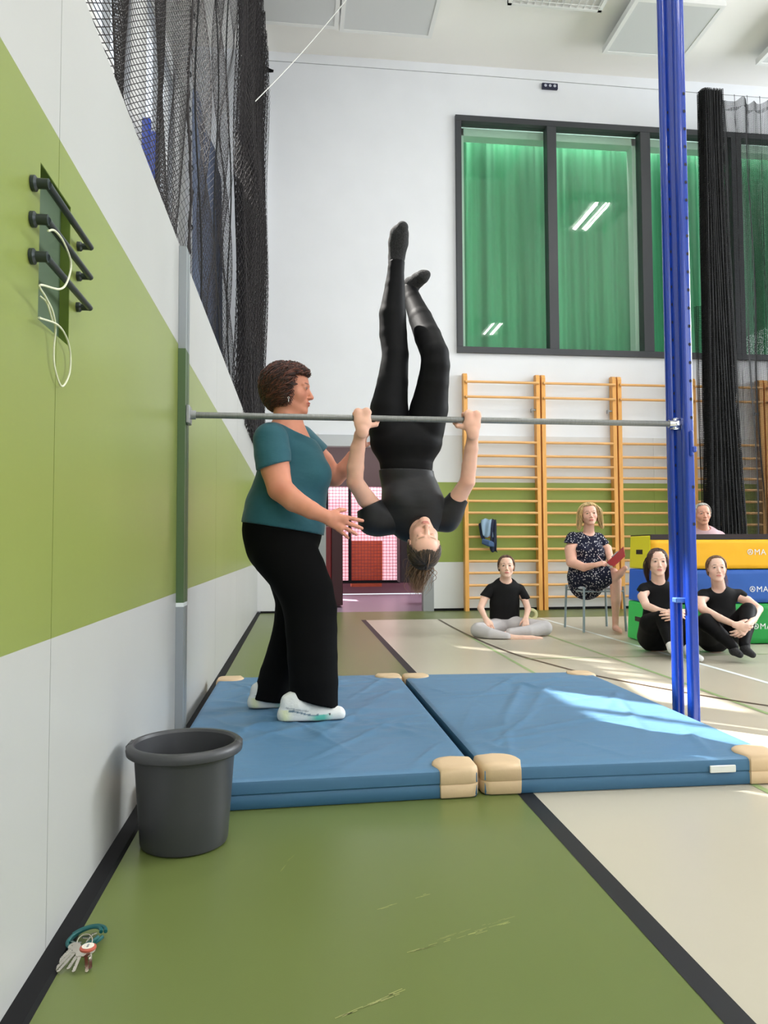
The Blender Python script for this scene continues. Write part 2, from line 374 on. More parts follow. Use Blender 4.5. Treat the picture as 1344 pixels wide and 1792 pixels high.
def luminaire(x, y, lit=True, label=None):
    z = CEIL-.14; w, l = .62, .72
    r = thing('ceiling_light', label or 'white twin tube gym light fitting under the ceiling out of the picture', 'ceiling light', (x, y, CEIL), 'gym light fittings')
    b = MB(); b.box((x-w, y-l, z+.03), (x+w, y+l, CEIL), 0, .01); b.box((x-w, y-l, z-.03), (x-w+.05, y+l, z+.03)); b.box((x+w-.05, y-l, z-.03), (x+w, y+l, z+.03)); b.box((x-w, y-l, z-.03), (x+w, y-l+.04, z+.03)); b.box((x-w, y+l-.04, z-.03), (x+w, y+l, z+.03)); b.build('housing', M_LCASE, r)
    for k in (-1, 1):
        b = MB(); b.box((x+k*.12-.05, y-l+.06, z+.0), (x+k*.12+.05, y+l-.06, z+.028), 0, .01); b.build('tube', M_TUBE if lit else M_TUBE0, r)
    b = MB()
    for k in range(13): xx = x-w+.06+k*(2*w-.12)/12; b.box((xx-.004, y-l+.04, z-.028), (xx+.004, y+l-.04, z-.008))
    for k in range(5): yy = y-l+.1+k*(2*l-.2)/4; b.box((x-w+.05, yy-.004, z-.03), (x+w-.05, yy+.004, z-.024))
    b.build('ball_guard', M_LCASE, r)
    return r
for lx, ly in ((.45, -6.), (.45, -1.9), (.45, 2.2), (.45, 5.9), (3.27, -6.), (3.27, -1.9), (3.27, 2.2)):  # unseen fittings added to brighten the floor
    luminaire(lx, ly, label='added unseen twin tube light fitting %s, %s' % ('nearer the left wall' if lx < 1 else 'nearer the court', {-6.: 'far behind the camera', -1.9: 'just behind the camera', 2.2: 'above the mats', 5.9: 'beyond the mats'}[ly])); area('added_fitting_light', (lx, ly, CEIL-.19), (0, 0, -1), 1.1, 1.3, 27, (1., .985, .95))
luminaire(3.27, 8.27, False, 'gridded white light fitting at the top edge of the picture, between two ceiling panels')
luminaire(6.1, 6.2, label='lit twin tube fitting mirrored larger in the window pane'); [area('tube_light', (6.1+k_*.12, 6.2, CEIL-.175), (0, 0, -1), .05, 1.2, 16, (1., .985, .95)) for k_ in (-1, 1)]; luminaire(6.15, -1.9, label='lit twin tube fitting mirrored smaller in the left window pane')

# ------------------------------------------------------------------ corridor behind the doorway
M_CF = mat('corridor_floor', srgb(150, 132, 150), .35); M_CW = mat('corridor_wall', srgb(120, 80, 90), .6)
CY = 14.2
b = MB(); b.box((-.6, D, -.1), (3.0, CY+.2, -.001)); struct(b.build('floor_corridor', M_CF))
b = MB(); b.box((-.7, D+.25, 0), (-.6, CY, 2.9)); b.box((2.6, D+.25, 0), (2.7, CY, 2.9)); b.box((-.7, CY+.5, 0), (2.7, CY+.6, 2.9)); b.box((-.7, D+.25, 2.9), (2.7, CY+.6, 3.0)); struct(b.build('wall_corridor', M_CW))
M_SOF = mat('soffit_brown', srgb(96, 78, 80), .6)
b = MB(); z0 = P(650, 851, 12.2)[2]; b.box((-.6, 12.2, z0), (2.6, 12.35, 2.9)); struct(b.build('trim_3', M_SOF))
area('corridor_fill', (1.2, 13.3, 2.85), (0, 0, -1), 2, .8, 75, (1, .93, .95)); area('corridor_fill', (1.1, 11.3, 2.85), (0, 0, -1), 2, .5, 26, (1, .95, .93))  # added lamps without fittings, lift the crate and the soffit
# bright frosted window at the end of the corridor, in front of it the mesh gate
x0, x1 = P(572, 900, CY)[0], P(700, 900, CY)[0]; za, zb = P(650, 1018, CY)[2], P(650, 849, CY)[2]
b = MB(); b.box((x0-.4, CY+.42, za+.0), (x1+.15, CY+.45, zb+.4)); struct(b.build('window_8', mat('frosted_daylight', (.9, .6, .7), .6, emit=((1., .56, .64), .85))))
r = thing('mesh_gate', 'black framed gate with fine wire mesh at the far end of the corridor', 'gate', ((x0+x1)/2, CY, 0))
b = MB(); fx = [x0, P(612, 900, CY)[0], P(697, 900, CY)[0]]; t = .055
for x in fx: b.box((x-t/2, CY-.03, za), (x+t/2, CY+.03, zb))
zm = P(650, 946, CY)[2]
for z in (za, zb): b.box((x0-t/2, CY-.035, z-t/2), (x1, CY+.035, z+t/2))
b.build('gate_frame', M_BLACK, r)
b = MB(); M_MESH = mat('gate_mesh_red', srgb(150, 60, 70), .5)
for x in np.arange(x0+.05, fx[2], .06): b.box((x-.003, CY-.004, za), (x+.004, CY+.004, zb))
for z in np.arange(za+.05, zb, .06): b.box((x0, CY-.004, z-.004), (fx[2], CY+.004, z+.004))
b.build('wire_mesh', M_MESH, r)
b = MB(); xa, xb = P(612, 980, CY+.3)[0], P(668, 980, CY+.3)[0]; b.box((xa, CY+.15, za+.02), (xb, CY+.4, zm), 0, .01); b.box((xa+.02, CY+.12, za-.1), (xb-.02, CY+.38, za+.02))
tag(b.build('crate', mat('brick_orange', srgb(226, 112, 74), .6, vary=(8, .2, (1, 1, 6)))), 'brick orange stack behind the wire mesh of the corridor gate', 'crate')
b = MB(); xa, xb = P(540, 980, 11.6)[0], P(578, 980, 11.6)[0]; zt = P(570, 922, 11.6)[2]
b.box((xa-.2, 11.3, 0.03), (xb, 11.6, zt), 0, .01); b.box((xb, 11.32, .03), (P(598, 980, 11.6)[0], 11.9, zt-.02), 1, .01)
tag(b.build('cabinet', [mat('dark_red', srgb(112, 22, 24), .4), mat('maroon_dark', srgb(58, 16, 22), .5)]), 'dark red cabinet just inside the corridor, left of the mesh gate', 'cabinet')
b = MB(); xa, xb = P(700, 980, 11.8)[0], P(733, 980, 11.8)[0]; b.box((xa, 11.8, P(700, 1020, 11.8)[2]), (xb+.1, 12.2, P(700, 900, 11.8)[2]), 0, .02)
tag(b.build('cabinet', mat('dark_plum', srgb(66, 56, 62), .5)), 'dark grey cabinet inside the corridor, right of the mesh gate', 'cabinet')

# ------------------------------------------------------------------ post on the left wall, high bar, blue upright
M_PG = mat('post_grey', srgb(150, 156, 160), .45, metal=.2); M_PGR = mat('post_green', srgb(78, 102, 66), .45)
r = thing('wall_post', 'slim wall post painted grey and green that carries the left end of the bar', 'post', (LW+.017, 3.53, 0))
b = MB(); y0, y1 = 3.465, 3.585; x1 = LW+.034
def pst(z0, z1, mi):
    b.box((LW+.0005, y0, z0), (x1, y0+.05, z1), mi); b.box((LW+.0005, y0+.05, z0), (x1-.012, y0+.062, z1), mi); b.box((LW+.0005, y0+.062, z0), (x1, y1, z1), mi)
pst(.0, .622, 0); pst(.622, .64, 2); pst(.64, 1.795, 1); pst(1.795, 2.27, 0)
b.build('upright', [M_PG, M_PGR, M_FW], r)
b = MB(); b.box((LW+.034, 3.48, 1.455), (LW+.052, 3.56, 1.54), 0, .004); b.tube([(LW+.05, 3.52, 1.499), (LW+.075, 3.521, 1.499)], .021, 16); b.build('bar_socket', M_GREYMETAL, r, True)

M_BLUE = mat('blue_lacquer', srgb(16, 60, 168), .2, spec=.6, coat=.4)
M_HOLE = mat('hole_dark', (.004, .006, .02), .6)
def blue_post(name, label, c0, c1, ztop, cat='post'):
    """two round edged tubes joined by a recessed web with peg holes"""
    r = thing(name, label, cat, ((c0[0]+c1[0])/2, (c0[1]+c1[1])/2, 0))
    c0, c1 = np.array(c0), np.array(c1); d = (c1-c0)/np.linalg.norm(c1-c0)
    for k, c in enumerate((c0, c1)):
        b = MB(); R_ = .0255; prof = []
        for j in range(24):
            a = 2*np.pi*j/24; e = 2/3.2
            prof.append((c[0]+R_*np.sign(np.cos(a))*abs(np.cos(a))**e, c[1]+R_*1.15*np.sign(np.sin(a))*abs(np.sin(a))**e))
        V = [(x, y, z) for z in (0, ztop) for x, y in prof]
        b.add(V, [(j, (j+1) % 24, 24+(j+1) % 24, 24+j) for j in range(24)]+[tuple(range(24))[::-1], tuple(range(24, 48))])
        b.build('tube', M_BLUE, r, True)
    b = MB(); m = (c0+c1)/2; L = np.linalg.norm(c1-c0)/2; n = np.array([-d[1], d[0]])
    def web(z0, z1, off, th, mi=0):
        a = m-d*L; e = m+d*L; V = []
        for z in (z0, z1):
            for q in (a-n*th+n*off, e-n*th+n*off, e+n*th+n*off, a+n*th+n*off): V.append((*q, z))
        b.add(V, [(3, 2, 1, 0), (4, 5, 6, 7), (0, 1, 5, 4), (1, 2, 6, 5), (2, 3, 7, 6), (3, 0, 4, 7)], mi)
    web(.62, ztop, 0, .006); b.build('web', M_BLUE, r)
    for c, ph, ox in ((c0, .0, .002), (c1, .045, .008)):
        for z in np.concatenate([np.arange(.95, 1.3, .186), np.arange(1.3, min(ztop, 3.2), .0931)]):
            b = MB(); z = z+ph; q = c+np.array([ox, -.0302]); b.add([(q[0]+.0078*np.cos(t), q[1]+.0012*np.cos(t), z+.0085*np.sin(t)) for t in np.arange(12)/12*2*np.pi], [tuple(range(12))]); b.build('peg_hole', M_HOLE, r)
    return r
bp = blue_post('upright_post', 'tall blue double tube upright holding the right end of the bar', (1.932, 3.672), (1.962, 3.575), CEIL-.001)
M_CHROME = mat('chrome', (.8, .82, .85), .18, metal=1.)
b = MB(); bz = P(1177, 741, 3.60)[2]
b.box((1.905, 3.60, bz-.03), (1.945, 3.645, bz+.03), 0, .006); b.tube([(1.885, 3.615, bz), (1.93, 3.612, bz)], .021, 20); b.tube([(1.925, 3.60, bz), (1.925, 3.585, bz)], .012, 12)
b.build('bar_clamp', M_CHROME, bp, True)
b = MB(); q = P(1199, 775, 3.56); b.box((q[0]+.012, 3.53, q[2]-.07), (q[0]+.032, 3.565, q[2]+.06), 0, .006); b.box((q[0]+.02, 3.525, q[2]-.05), (q[0]+.045, 3.56, q[2]-.02), 0, .005); b.build('locking_lever', M_BLUE, bp)
b = MB(); q = P(1182, 1068, 3.63); b.box((1.898, 3.605, .60), (1.955, 3.65, .625), 0, .004); b.build('cross_plate', mat('blue_light', srgb(90, 130, 200), .3), bp)
BARL = np.array([LW+.05, 3.52, 1.499]); BARR = np.array([1.915, 3.613, bz])
def bar_at(x): t = (x-BARL[0])/(BARR[0]-BARL[0]); return BARL+(BARR-BARL)*t
b = MB(); b.tube([BARL+(BARR-BARL)*t for t in np.linspace(0, 1, 12)], .0145, 24)
tag(b.build('high_bar', mat('bar_steel', srgb(128, 130, 128), .42, metal=.55, vary=(30, .15, (6, 1, 1))), None, True), 'grey steel horizontal bar spanning from the wall post to the blue upright', 'horizontal bar')

# second blue upright stored behind the left wall's ledge
q0 = PX(257, 208, -.92); q1 = P(272, 232, q0[1]-.04)
r = thing('stored_upright', 'short blue upright poking up behind the left wall, seen through the net', 'post', (q0[0], q0[1], ZW-.02))
for q in (q0, q1): b = MB(); b.box((q[0]-.026, q[1]-.03, ZW-.019), (q[0]+.026, q[1]+.03, q[2]), 0, .012); b.build('tube', M_BLUE, r, True)
b = MB(); b.box((q0[0]+.0, q0[1]-.04, ZW-.019), (q1[0], q0[1]-.02, q1[2]-.02)); b.build('web', M_BLUE, r)

# ------------------------------------------------------------------ niche with three cleat bars and looped cord
M_CLEAT = mat('cleat_dark', srgb(50, 58, 60), .35, metal=.3)
for k, (z, lab) in enumerate(((1.628, 'uppermost of the three dark cleat bars across the wall niche'), (1.553, 'middle dark cleat bar across the wall niche, with the cord hung over it'), (1.476, 'lowest of the three dark cleat bars across the wall niche'))):
    r = thing('cleat_bar', lab, 'cleat', (LW, 1.735, z), 'cleat bars at the wall niche')
    b = MB(); X = LW+.030; b.tube([(X, 1.575, z), (X, 1.60, z), (X, 1.90, z)], [.0085, .008, .0075], 14); b.build('rod', M_CLEAT, r, True)
    for y, s in ((1.572, .011), (1.895, .008)):
        b = MB(); b.tube([(LW+.0006, y, z), (LW+.008, y, z), (LW+.012, y, z), (X+.004, y, z)], [s*1.5, s*1.5, s, s], 14); b.build('standoff', M_CLEAT, r, True)
M_CORD = mat('white_cord', srgb(214, 216, 190), .6)
b = MB(); X = LW+.046
def cp(px, py, dx=0): return PX(px, py, LW+dx)
cord = spline([cp(84, 404, .045), cp(96, 404, .052), cp(112, 425, .055), cp(124, 460, .05), cp(118, 492, .05), cp(104, 506, .05), cp(70, 499, .042), cp(80, 520, .035), cp(92, 545, .03), cp(97, 575, .02), cp(94, 610, .012), cp(96, 645, .010), cp(108, 676, .010), cp(121, 655, .010), cp(123, 620, .012), cp(116, 590, .02), cp(100, 568, .03), cp(68, 556, .02)], 8)
b.tube(cord, .0022, 8); c2 = spline([cp(70, 518, .02), cp(82, 530, .03), cp(90, 555, .03), cp(92, 562, .02)], 6); b.tube(c2, .0018, 8)
tag(b.build('cord', M_CORD, None, True), 'thin white cord looped over the cleat bars of the niche', 'cord')

# ------------------------------------------------------------------ mats
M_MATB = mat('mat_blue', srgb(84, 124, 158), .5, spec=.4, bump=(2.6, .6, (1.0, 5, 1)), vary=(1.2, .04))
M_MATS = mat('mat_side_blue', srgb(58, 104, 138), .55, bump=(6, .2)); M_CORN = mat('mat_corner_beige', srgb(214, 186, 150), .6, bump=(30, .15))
def gym_mat(label, c4, zt, fix):
    c4 = [np.array(c) for c in c4]; ctr = sum(c4)/4
    r = thing('gym_mat', label, 'mat', (ctr[0], ctr[1], 0), 'blue landing mats under the bar')
    n = 130; b = MB(); V = []; rs = np.random.default_rng(int(fix)); fo = [(rs.uniform(0, 1), rs.uniform(0, 1), rs.uniform(-1.2, 1.2), rs.uniform(.008, .022)) for _ in range(34)]
    def top(u, v):
        p = c4[0]*(1-u)*(1-v)+c4[1]*u*(1-v)+c4[2]*u*v+c4[3]*(1-u)*v; z = zt
        w = min(u, 1-u, .12)/.12*min(v, 1-v, .12)/.12
        for (a, d, e, g) in fo:
            q = (u-a)*math.sin(e)-(v-d)*math.cos(e); l = (u-a)*math.cos(e)+(v-d)*math.sin(e)
            z += w*.006*math.exp(-(q/g)**2)*math.exp(-(l/.25)**2)
        if fix == 1:                      # creases pulled towards the shoes
            for (sx, sy) in ((.06, 3.49), (-.16, 3.80)):
                dx, dy = p[0]-sx, p[1]-sy; q = math.hypot(dx, dy); z += w*(.004*math.sin(math.atan2(dy, dx)*9+sx*20)*math.exp(-((q-.24)/.12)**2)-.004*math.exp(-(q/.12)**2))
        ed = min(u*1.1, (1-u)*1.1, v*2, (1-v)*2); 
        if ed < .012: z -= .006*(1-ed/.012)
        return (p[0], p[1], z)
    us = np.concatenate([[0, .004, .01], np.linspace(.02, .98, n), [.99, .996, 1]]); m = len(us)
    for v in us:
        for u in us: V.append(top(u, v))
    F_ = [(j*m+i, j*m+i+1, (j+1)*m+i+1, (j+1)*m+i) for j in range(m-1) for i in range(m-1)]
    b.add(V, F_, 0)
    ring = [top(u, 0) for u in us]+[top(1, v) for v in us[1:]]+[top(u, 1) for u in us[::-1][1:]]+[top(0, v) for v in us[::-1][1:-1]]
    K = len(ring); rb = np.array(ring); cc = np.array([ctr[0], ctr[1], 0]); levels = [(1.0, None), (1.004, .085), (1.005, .055), (1.0, .0495), (1.004, .043), (1.004, .012), (.998, .002)]
    V = []
    for s_, z in levels:
        q = rb.copy(); q[:, :2] = cc[:2]+(q[:, :2]-cc[:2])*s_
        if z is not None: q[:, 2] = z
        V.append(q)
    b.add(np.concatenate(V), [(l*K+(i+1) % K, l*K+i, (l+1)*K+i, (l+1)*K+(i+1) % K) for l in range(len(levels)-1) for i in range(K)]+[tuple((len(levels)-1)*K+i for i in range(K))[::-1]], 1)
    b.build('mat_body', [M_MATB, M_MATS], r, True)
    for i in range(4):            # padded leather cap over each corner, seam stitched round its middle
        c = c4[i]; e1 = c4[(i+1) % 4]-c; e2 = c4[(i-1) % 4]-c; e1 = e1/np.linalg.norm(e1); e2 = e2/np.linalg.norm(e2); L = .152
        o = c-(e1+e2)*.0105; out = [o+(e1+e2)*.012]; pl = [o+e2*L*.92, o+e2*.03, o+(e1+e2)*.009, o+e1*.03, o+e1*L*.92]
        for k in range(1, 8):
            a = k/8*math.pi/2; pl.append(c+e1*L*math.cos(a)**.55+e2*L*math.sin(a)**.55)
        def poly(z, off):
            m_ = sum(pl)/len(pl); return [(*(m_[:2]+(q[:2]-m_[:2])*(1+off)), z) for q in pl]
        rings = [poly(.004, -.04), poly(.010, 0), poly(zt*.50-.003, .02), poly(zt*.50, -.012), poly(zt*.50+.003, .02), poly(zt-.012, .012), poly(zt+.003, -.03), poly(zt+.0085, -.13), poly(zt+.010, -.5)]
        n_ = len(pl); b = MB(); b.add(np.concatenate([np.array(q) for q in rings]), [(l*n_+k, l*n_+(k+1) % n_, (l+1)*n_+(k+1) % n_, (l+1)*n_+k) for l in range(len(rings)-1) for k in range(n_)]+[tuple(range(n_))[::-1], tuple((len(rings)-1)*n_+k for k in range(n_))])
        b.build('corner_patch', M_CORN, r, 50)
    return r
gym_mat('left blue landing mat lying against the wall under the standing woman', [(-.47, 2.60), (.632, 2.648), (.622, 4.665), (-.462, 4.70)], .1, 1)
m2 = gym_mat('right blue landing mat crossed by streaks of sunlight beside the blue post', [(.668, 2.662), (1.80, 2.655), (1.815, 4.60), (.655, 4.65)], .1, 2)
b = MB(); q = P(1244, 1370, 2.64); e = P(1289, 1370, 2.64); b.box((q[0], 2.640, .052), (e[0], 2.6475, .078), 0, .002); b.build('care_label', mat('label_white', (.75, .78, .75), .6), m2)

# ------------------------------------------------------------------ bucket
M_BUCK = mat('bucket_grey', srgb(60, 61, 64), .42, vary=(4, .08))
bc = np.array([-.335, 2.36, .001])
r = thing('bucket', 'dark grey plastic bucket with a rolled rim standing by the wall', 'bucket', bc)
b = MB(); b.lathe([(0, 0), (.118, 0), (.126, .004), (.129, .012), (.137, .12), (.147, .26), (.149, .29)], bc, 64); b.lathe([(.146, .292), (.143, .26), (.133, .12), (.125, .014), (0, .012)], bc, 64); b.build('body', M_BUCK, r, True)
b = MB(); b.lathe([(.146, .292), (.150, .300), (.160, .301), (.168, .296), (.172, .284), (.170, .272), (.165, .268), (.160, .274), (.158, .282), (.152, .280), (.149, .262), (.148, .256)], bc, 64); b.build('rim', M_BUCK, r, True)
for s in (-1, 1): b = MB(); b.box((bc[0]+s*.158-.012, bc[1]-.03, .270), (bc[0]+s*.158+.012, bc[1]+.03, .3035), 0, .008); b.build('handle_lug', M_BUCK, r)

# ------------------------------------------------------------------ keys
kc = PZ(143, 1655, 0)
r = thing('key_bunch', 'bunch of keys on a green strap lying on the floor against the wall', 'keys', kc)
M_KEYM = mat('key_metal', (.62, .58, .52), .25, metal=1.); M_TEAL = mat('teal_strap', srgb(8, 84, 84), .45); M_TAG = mat('key_tag_red', srgb(176, 84, 66), .5)
def kz(px, py, z): return PZ(px, py, z)
b = MB()
for (R_, z, dx) in ((.042, .012, 0), (.038, .018, .004), (.035, .023, -.003)):
    c = kz(150, 1640, z)+np.array([dx, 0, 0]); tt = np.linspace(.1, 5.9, 40)
    b.tube([c+np.array([R_*math.cos(t), R_*.9*math.sin(t), .009*math.sin(t+1)]) for t in tt], .0042, 8)
b.build('strap', M_TEAL, r, True)
b = MB(); c = kz(148, 1648, .03); b.tube(circle(c, .016, 30, (1, 0, 0), (0, .8, .6)), .0012, 6, closed=True); b.tube(circle(c+np.array([.004, .02, -.004]), .012, 30, (0, 1, 0), (.6, 0, .8)), .001, 6, closed=True); b.build('split_ring', M_KEYM, r, True)
def key(p, q, flip, z=.008, thick=.0022):
    p = np.array(p); q = np.array(q); d = q-p; L = np.linalg.norm(d); d = d/L; up = np.array([0, 0, 1.]); n = np.cross(d, up); n /= np.linalg.norm(n); up = np.cross(n, d)
    b = MB(); out = []
    for t in np.linspace(0, 2*np.pi, 18): out.append((-.0+.0105*math.cos(t), .0105*math.sin(t)))
    def ext(pl):
        m = len(pl); V = [p+d*a_+n*c_+up*s_*thick/2 for s_ in (-1, 1) for (a_, c_) in pl]
        b.add(V, [tuple(range(m))[::-1], tuple(range(m, 2*m))]+[(i, (i+1) % m, m+(i+1) % m, m+i) for i in range(m)])
    ext(out[:-1]); bl = [(.008, -.0035), (L-.003, -.0035), (L, 0), (L-.002, .0035)]
    k = L-.004
    while k > .014: bl += [(k, .0035), (k-.002, .0012+.002*((k*1000) % 3)/3), (k-.004, .0035)]; k -= .005
    bl.append((.008, .0035)); ext(bl); b.build('key', M_KEYM, r)
keys = [((133, 1658), (92, 1702)), ((136, 1662), (100, 1702)), ((140, 1664), (118, 1697)), ((142, 1668), (128, 1702)), ((150, 1668), (152, 1702)), ((134, 1652), (110, 1640)), ((128, 1656), (96, 1690)), ((158, 1664), (158, 1696)), ((152, 1640), (168, 1632))]
for i, (a_, c_) in enumerate(keys): key(kz(*a_, .026-.001*i), kz(*c_, .004+.0012*(i % 4)), i % 2)
b = MB(); c = kz(154, 1662, .034); b.lathe([(0, 0), (.0135, 0), (.0165, .002), (.017, .004), (.0165, .006), (.0135, .0075), (0, .0075)], c, 30); b.build('round_tag', M_TAG, r, True)
b = MB(); b.lathe([(0, .0078), (.0125, .0078), (.0125, .0085), (0, .0085)], c, 30); b.box(c+np.array([-.002, -.006, .0085]), c+np.array([.002, .006, .0092]), 1); b.build('tag_disc', [mat('disc_cream', (.75, .7, .6), .5), M_GREYMETAL], r, True)

# ------------------------------------------------------------------ wall bars
M_PINE = mat('pine_varnish', srgb(238, 174, 92), .4, spec=.45, vary=(6, .14, (3, 3, .4)))
M_RUNG = mat('rung_beech', srgb(236, 182, 118), .42, vary=(5, .12, (.4, 3, 3)))
RY = [670, 696, 774, 798, 816.3, 835.5, 855.7, 877, 897.6, 918.6, 939.6, 961, 982, 1002.5, 1024, 1045.8]
RZ = [float(P(870, y, D-.115)[2]) for y in RY]
def wall_bars(x0, label):
    r = thing('wall_bars', label, 'wall bars', (x0+.555, D-.08, 0), 'wooden wall bars along the back wall')
    zt = 3.365
    for x in (x0, x0+1.06):
        b = MB(); prof = [(D-.022, 0), (D-.135, 0), (D-.135, zt-.05), (D-.12, zt-.012), (D-.09, zt), (D-.022, zt)]
        V = [(xx, y, z) for xx in (x, x+.055) for (y, z) in prof]; n = 6
        b.add(V, [tuple(range(n)), tuple(range(n, 2*n))[::-1]]+[((i+1) % n, i, n+i, n+(i+1) % n) for i in range(n)]); b.build('side_upright', M_PINE, r)
    for i, z in enumerate(RZ):
        y = D-.115 if i > 1 else D-.155
        b = MB(); a = np.arange(16)/16*2*np.pi
        for_ = np.stack([np.zeros(16), .019*np.cos(a), .0185*np.sin(a)], 1)
        V = np.concatenate([for_+(xx, y, z) for xx in (x0+.02, x0+.35, x0+.75, x0+1.09)])
        b.add(V, [(q*16+j, q*16+(j+1) % 16, (q+1)*16+(j+1) % 16, (q+1)*16+j) for q in range(3) for j in range(16)]); b.build('rung', M_RUNG, r, 'all')
    b = MB(); zz = P(930, 717, D-.1)[2]
    b.box((x0+1.0, D-.1, zz-.012), (x0+1.064, D-.085, zz+.012), 0, .003); b.box((x0+1.0, D-.1, zz-.03), (x0+1.01, D-.04, zz+.02)); b.build('steel_bracket', M_GREYMETAL, r)
    return r
wb = wall_bars(2.34, 'leftmost section of wooden wall bars, with clothing hung on a rung')
for k, lab in enumerate(('second section of wooden wall bars, behind the seated woman in the dotted dress', 'third section of wooden wall bars, partly hidden by the blue upright', 'fourth section of wooden wall bars, behind the dark folded net curtain', 'last section of wooden wall bars at the right edge, behind the sheer black net')):
    dup(wb, (1.14*(k+1), 0, 0), lab)

# clothes hanging on a rung of the first section
r0 = np.array(P(852, 916, D-.16)); M_DEN = mat('pale_blue_cloth', srgb(140, 165, 188), .9, bump=(60, .3)); M_NAVY = mat('navy_cloth', srgb(28, 36, 58), .9, bump=(40, .3))
r = thing('jacket', 'pale blue and navy jacket rolled over a rung of the first wall bars', 'jacket', r0)
def cloth(pts, thick, n=10):
    """draped strip: list of (left px, right px, y px, Y) rows, given real thickness"""
    b = MB(); V = []
    for i, (xl, xr, y, Yd) in enumerate(pts):
        for j in range(n+1):
            t = j/n; q = P(xl+(xr-xl)*t, y+1.5*math.sin(t*9+i), Yd+.018*math.sin(t*11+i*1.3)); V.append(q)
    m = n+1; b.add(V, [(i*m+j, i*m+j+1, (i+1)*m+j+1, (i+1)*m+j) for i in range(len(pts)-1) for j in range(n)]); return b
def solid(o, t):
    s_ = o.modifiers.new('thickness', 'SOLIDIFY'); s_.thickness = t; s_.offset = 0
    u = o.modifiers.new('smooth', 'SUBSURF'); u.levels = 1; u.render_levels = 1
o = cloth([(843, 861, 912, D-.10), (842, 861, 908, D-.14), (841, 860, 911, D-.19), (842, 862, 922, D-.20), (844, 863, 935, D-.195), (845, 864, 940, D-.19)], 0).build('folded_front', M_DEN, r, 'all'); solid(o, .016)
o = cloth([(858, 868, 912, D-.10), (858, 868, 908, D-.15), (858, 869, 915, D-.19), (859, 869, 935, D-.20), (858, 870, 952, D-.19), (856, 868, 962, D-.18), (860, 872, 966, D-.18)], 0, 6).build('sleeve', M_NAVY, r, 'all'); solid(o, .022)
o = cloth([(837, 845, 915, D-.12), (838, 846, 922, D-.17), (840, 846, 935, D-.18), (843, 850, 945, D-.18)], 0, 5).build('collar', M_NAVY, r, 'all'); solid(o, .02)
b = MB(); a = P(844, 946, D-.195); e = P(863, 951, D-.19)
for k in range(4): b.tube([a+np.array([0, 0, -.012*k+.01]), (a+e)/2+np.array([0, -.03, -.012*k]), e+np.array([0, 0, -.012*k])], [.02, .028, .02], 12)
b.build('rolled_hem', mat('denim_dark', srgb(66, 92, 130), .9, bump=(50, .3)), r, True)

# ------------------------------------------------------------------ stacked vaulting box
bx0 = PZ(1137, 1129)[:2]; zt_ = P(1137, 936, bx0[1]+.03)[2]; ang = math.radians(-4.5); ux = np.array([math.cos(ang), math.sin(ang)]); uy = np.array([-math.sin(ang), math.cos(ang)])
LEN, WID = 1.72, .56
def bxp(u, v, z):                    # u along the box, v across; the stack narrows upwards
    t = .035*z; q = bx0+ux*(t+u*(LEN-2*t))+uy*(t+v*(WID-2*t)); return (q[0], q[1], z)
r = thing('vaulting_box', 'long stacked vaulting box in yellow, blue and green with a dark padded lid', 'vaulting box', (*(bx0+ux*LEN/2+uy*WID/2), 0))
zs = [.002, P(1137, 1057, bx0[1])[2], P(1137, 997, bx0[1])[2], zt_]
FR = [mat('box_green', srgb(22, 150, 62), .55, bump=(3, .4, (2, 1, 1))), mat('box_blue', srgb(38, 92, 178), .55, bump=(3, .4, (2, 1, 1))), mat('box_yellow', srgb(250, 186, 20), .55, bump=(3, .4, (2, 1, 1)))]
EN = [mat('box_green_end_sunlit', srgb(60, 226, 108), .5), mat('box_blue_end_sunlit', srgb(40, 112, 240), .5), mat('box_yellow_end_sunlit', srgb(255, 244, 44), .5)]  # end faces: bounced sunlight put into the brighter colours
M_LID = mat('lid_dark', srgb(38, 20, 22), .5); M_TEXT = mat('print_white', (.85, .86, .88), .5)
def txt(s, size, mtx, parent, name='lettering'):
    cu = bpy.data.curves.new(name, 'FONT'); cu.body = s; cu.size = size; cu.extrude = .0008; cu.space_character = 1.08
    t = bpy.data.objects.new(name, cu); COL.objects.link(t); dg = bpy.context.evaluated_depsgraph_get(); me = bpy.data.meshes.new_from_object(t.evaluated_get(dg)); bpy.data.objects.remove(t)
    me.transform(mtx); me.materials.clear(); me.materials.append(M_TEXT); return link(name, me, parent)
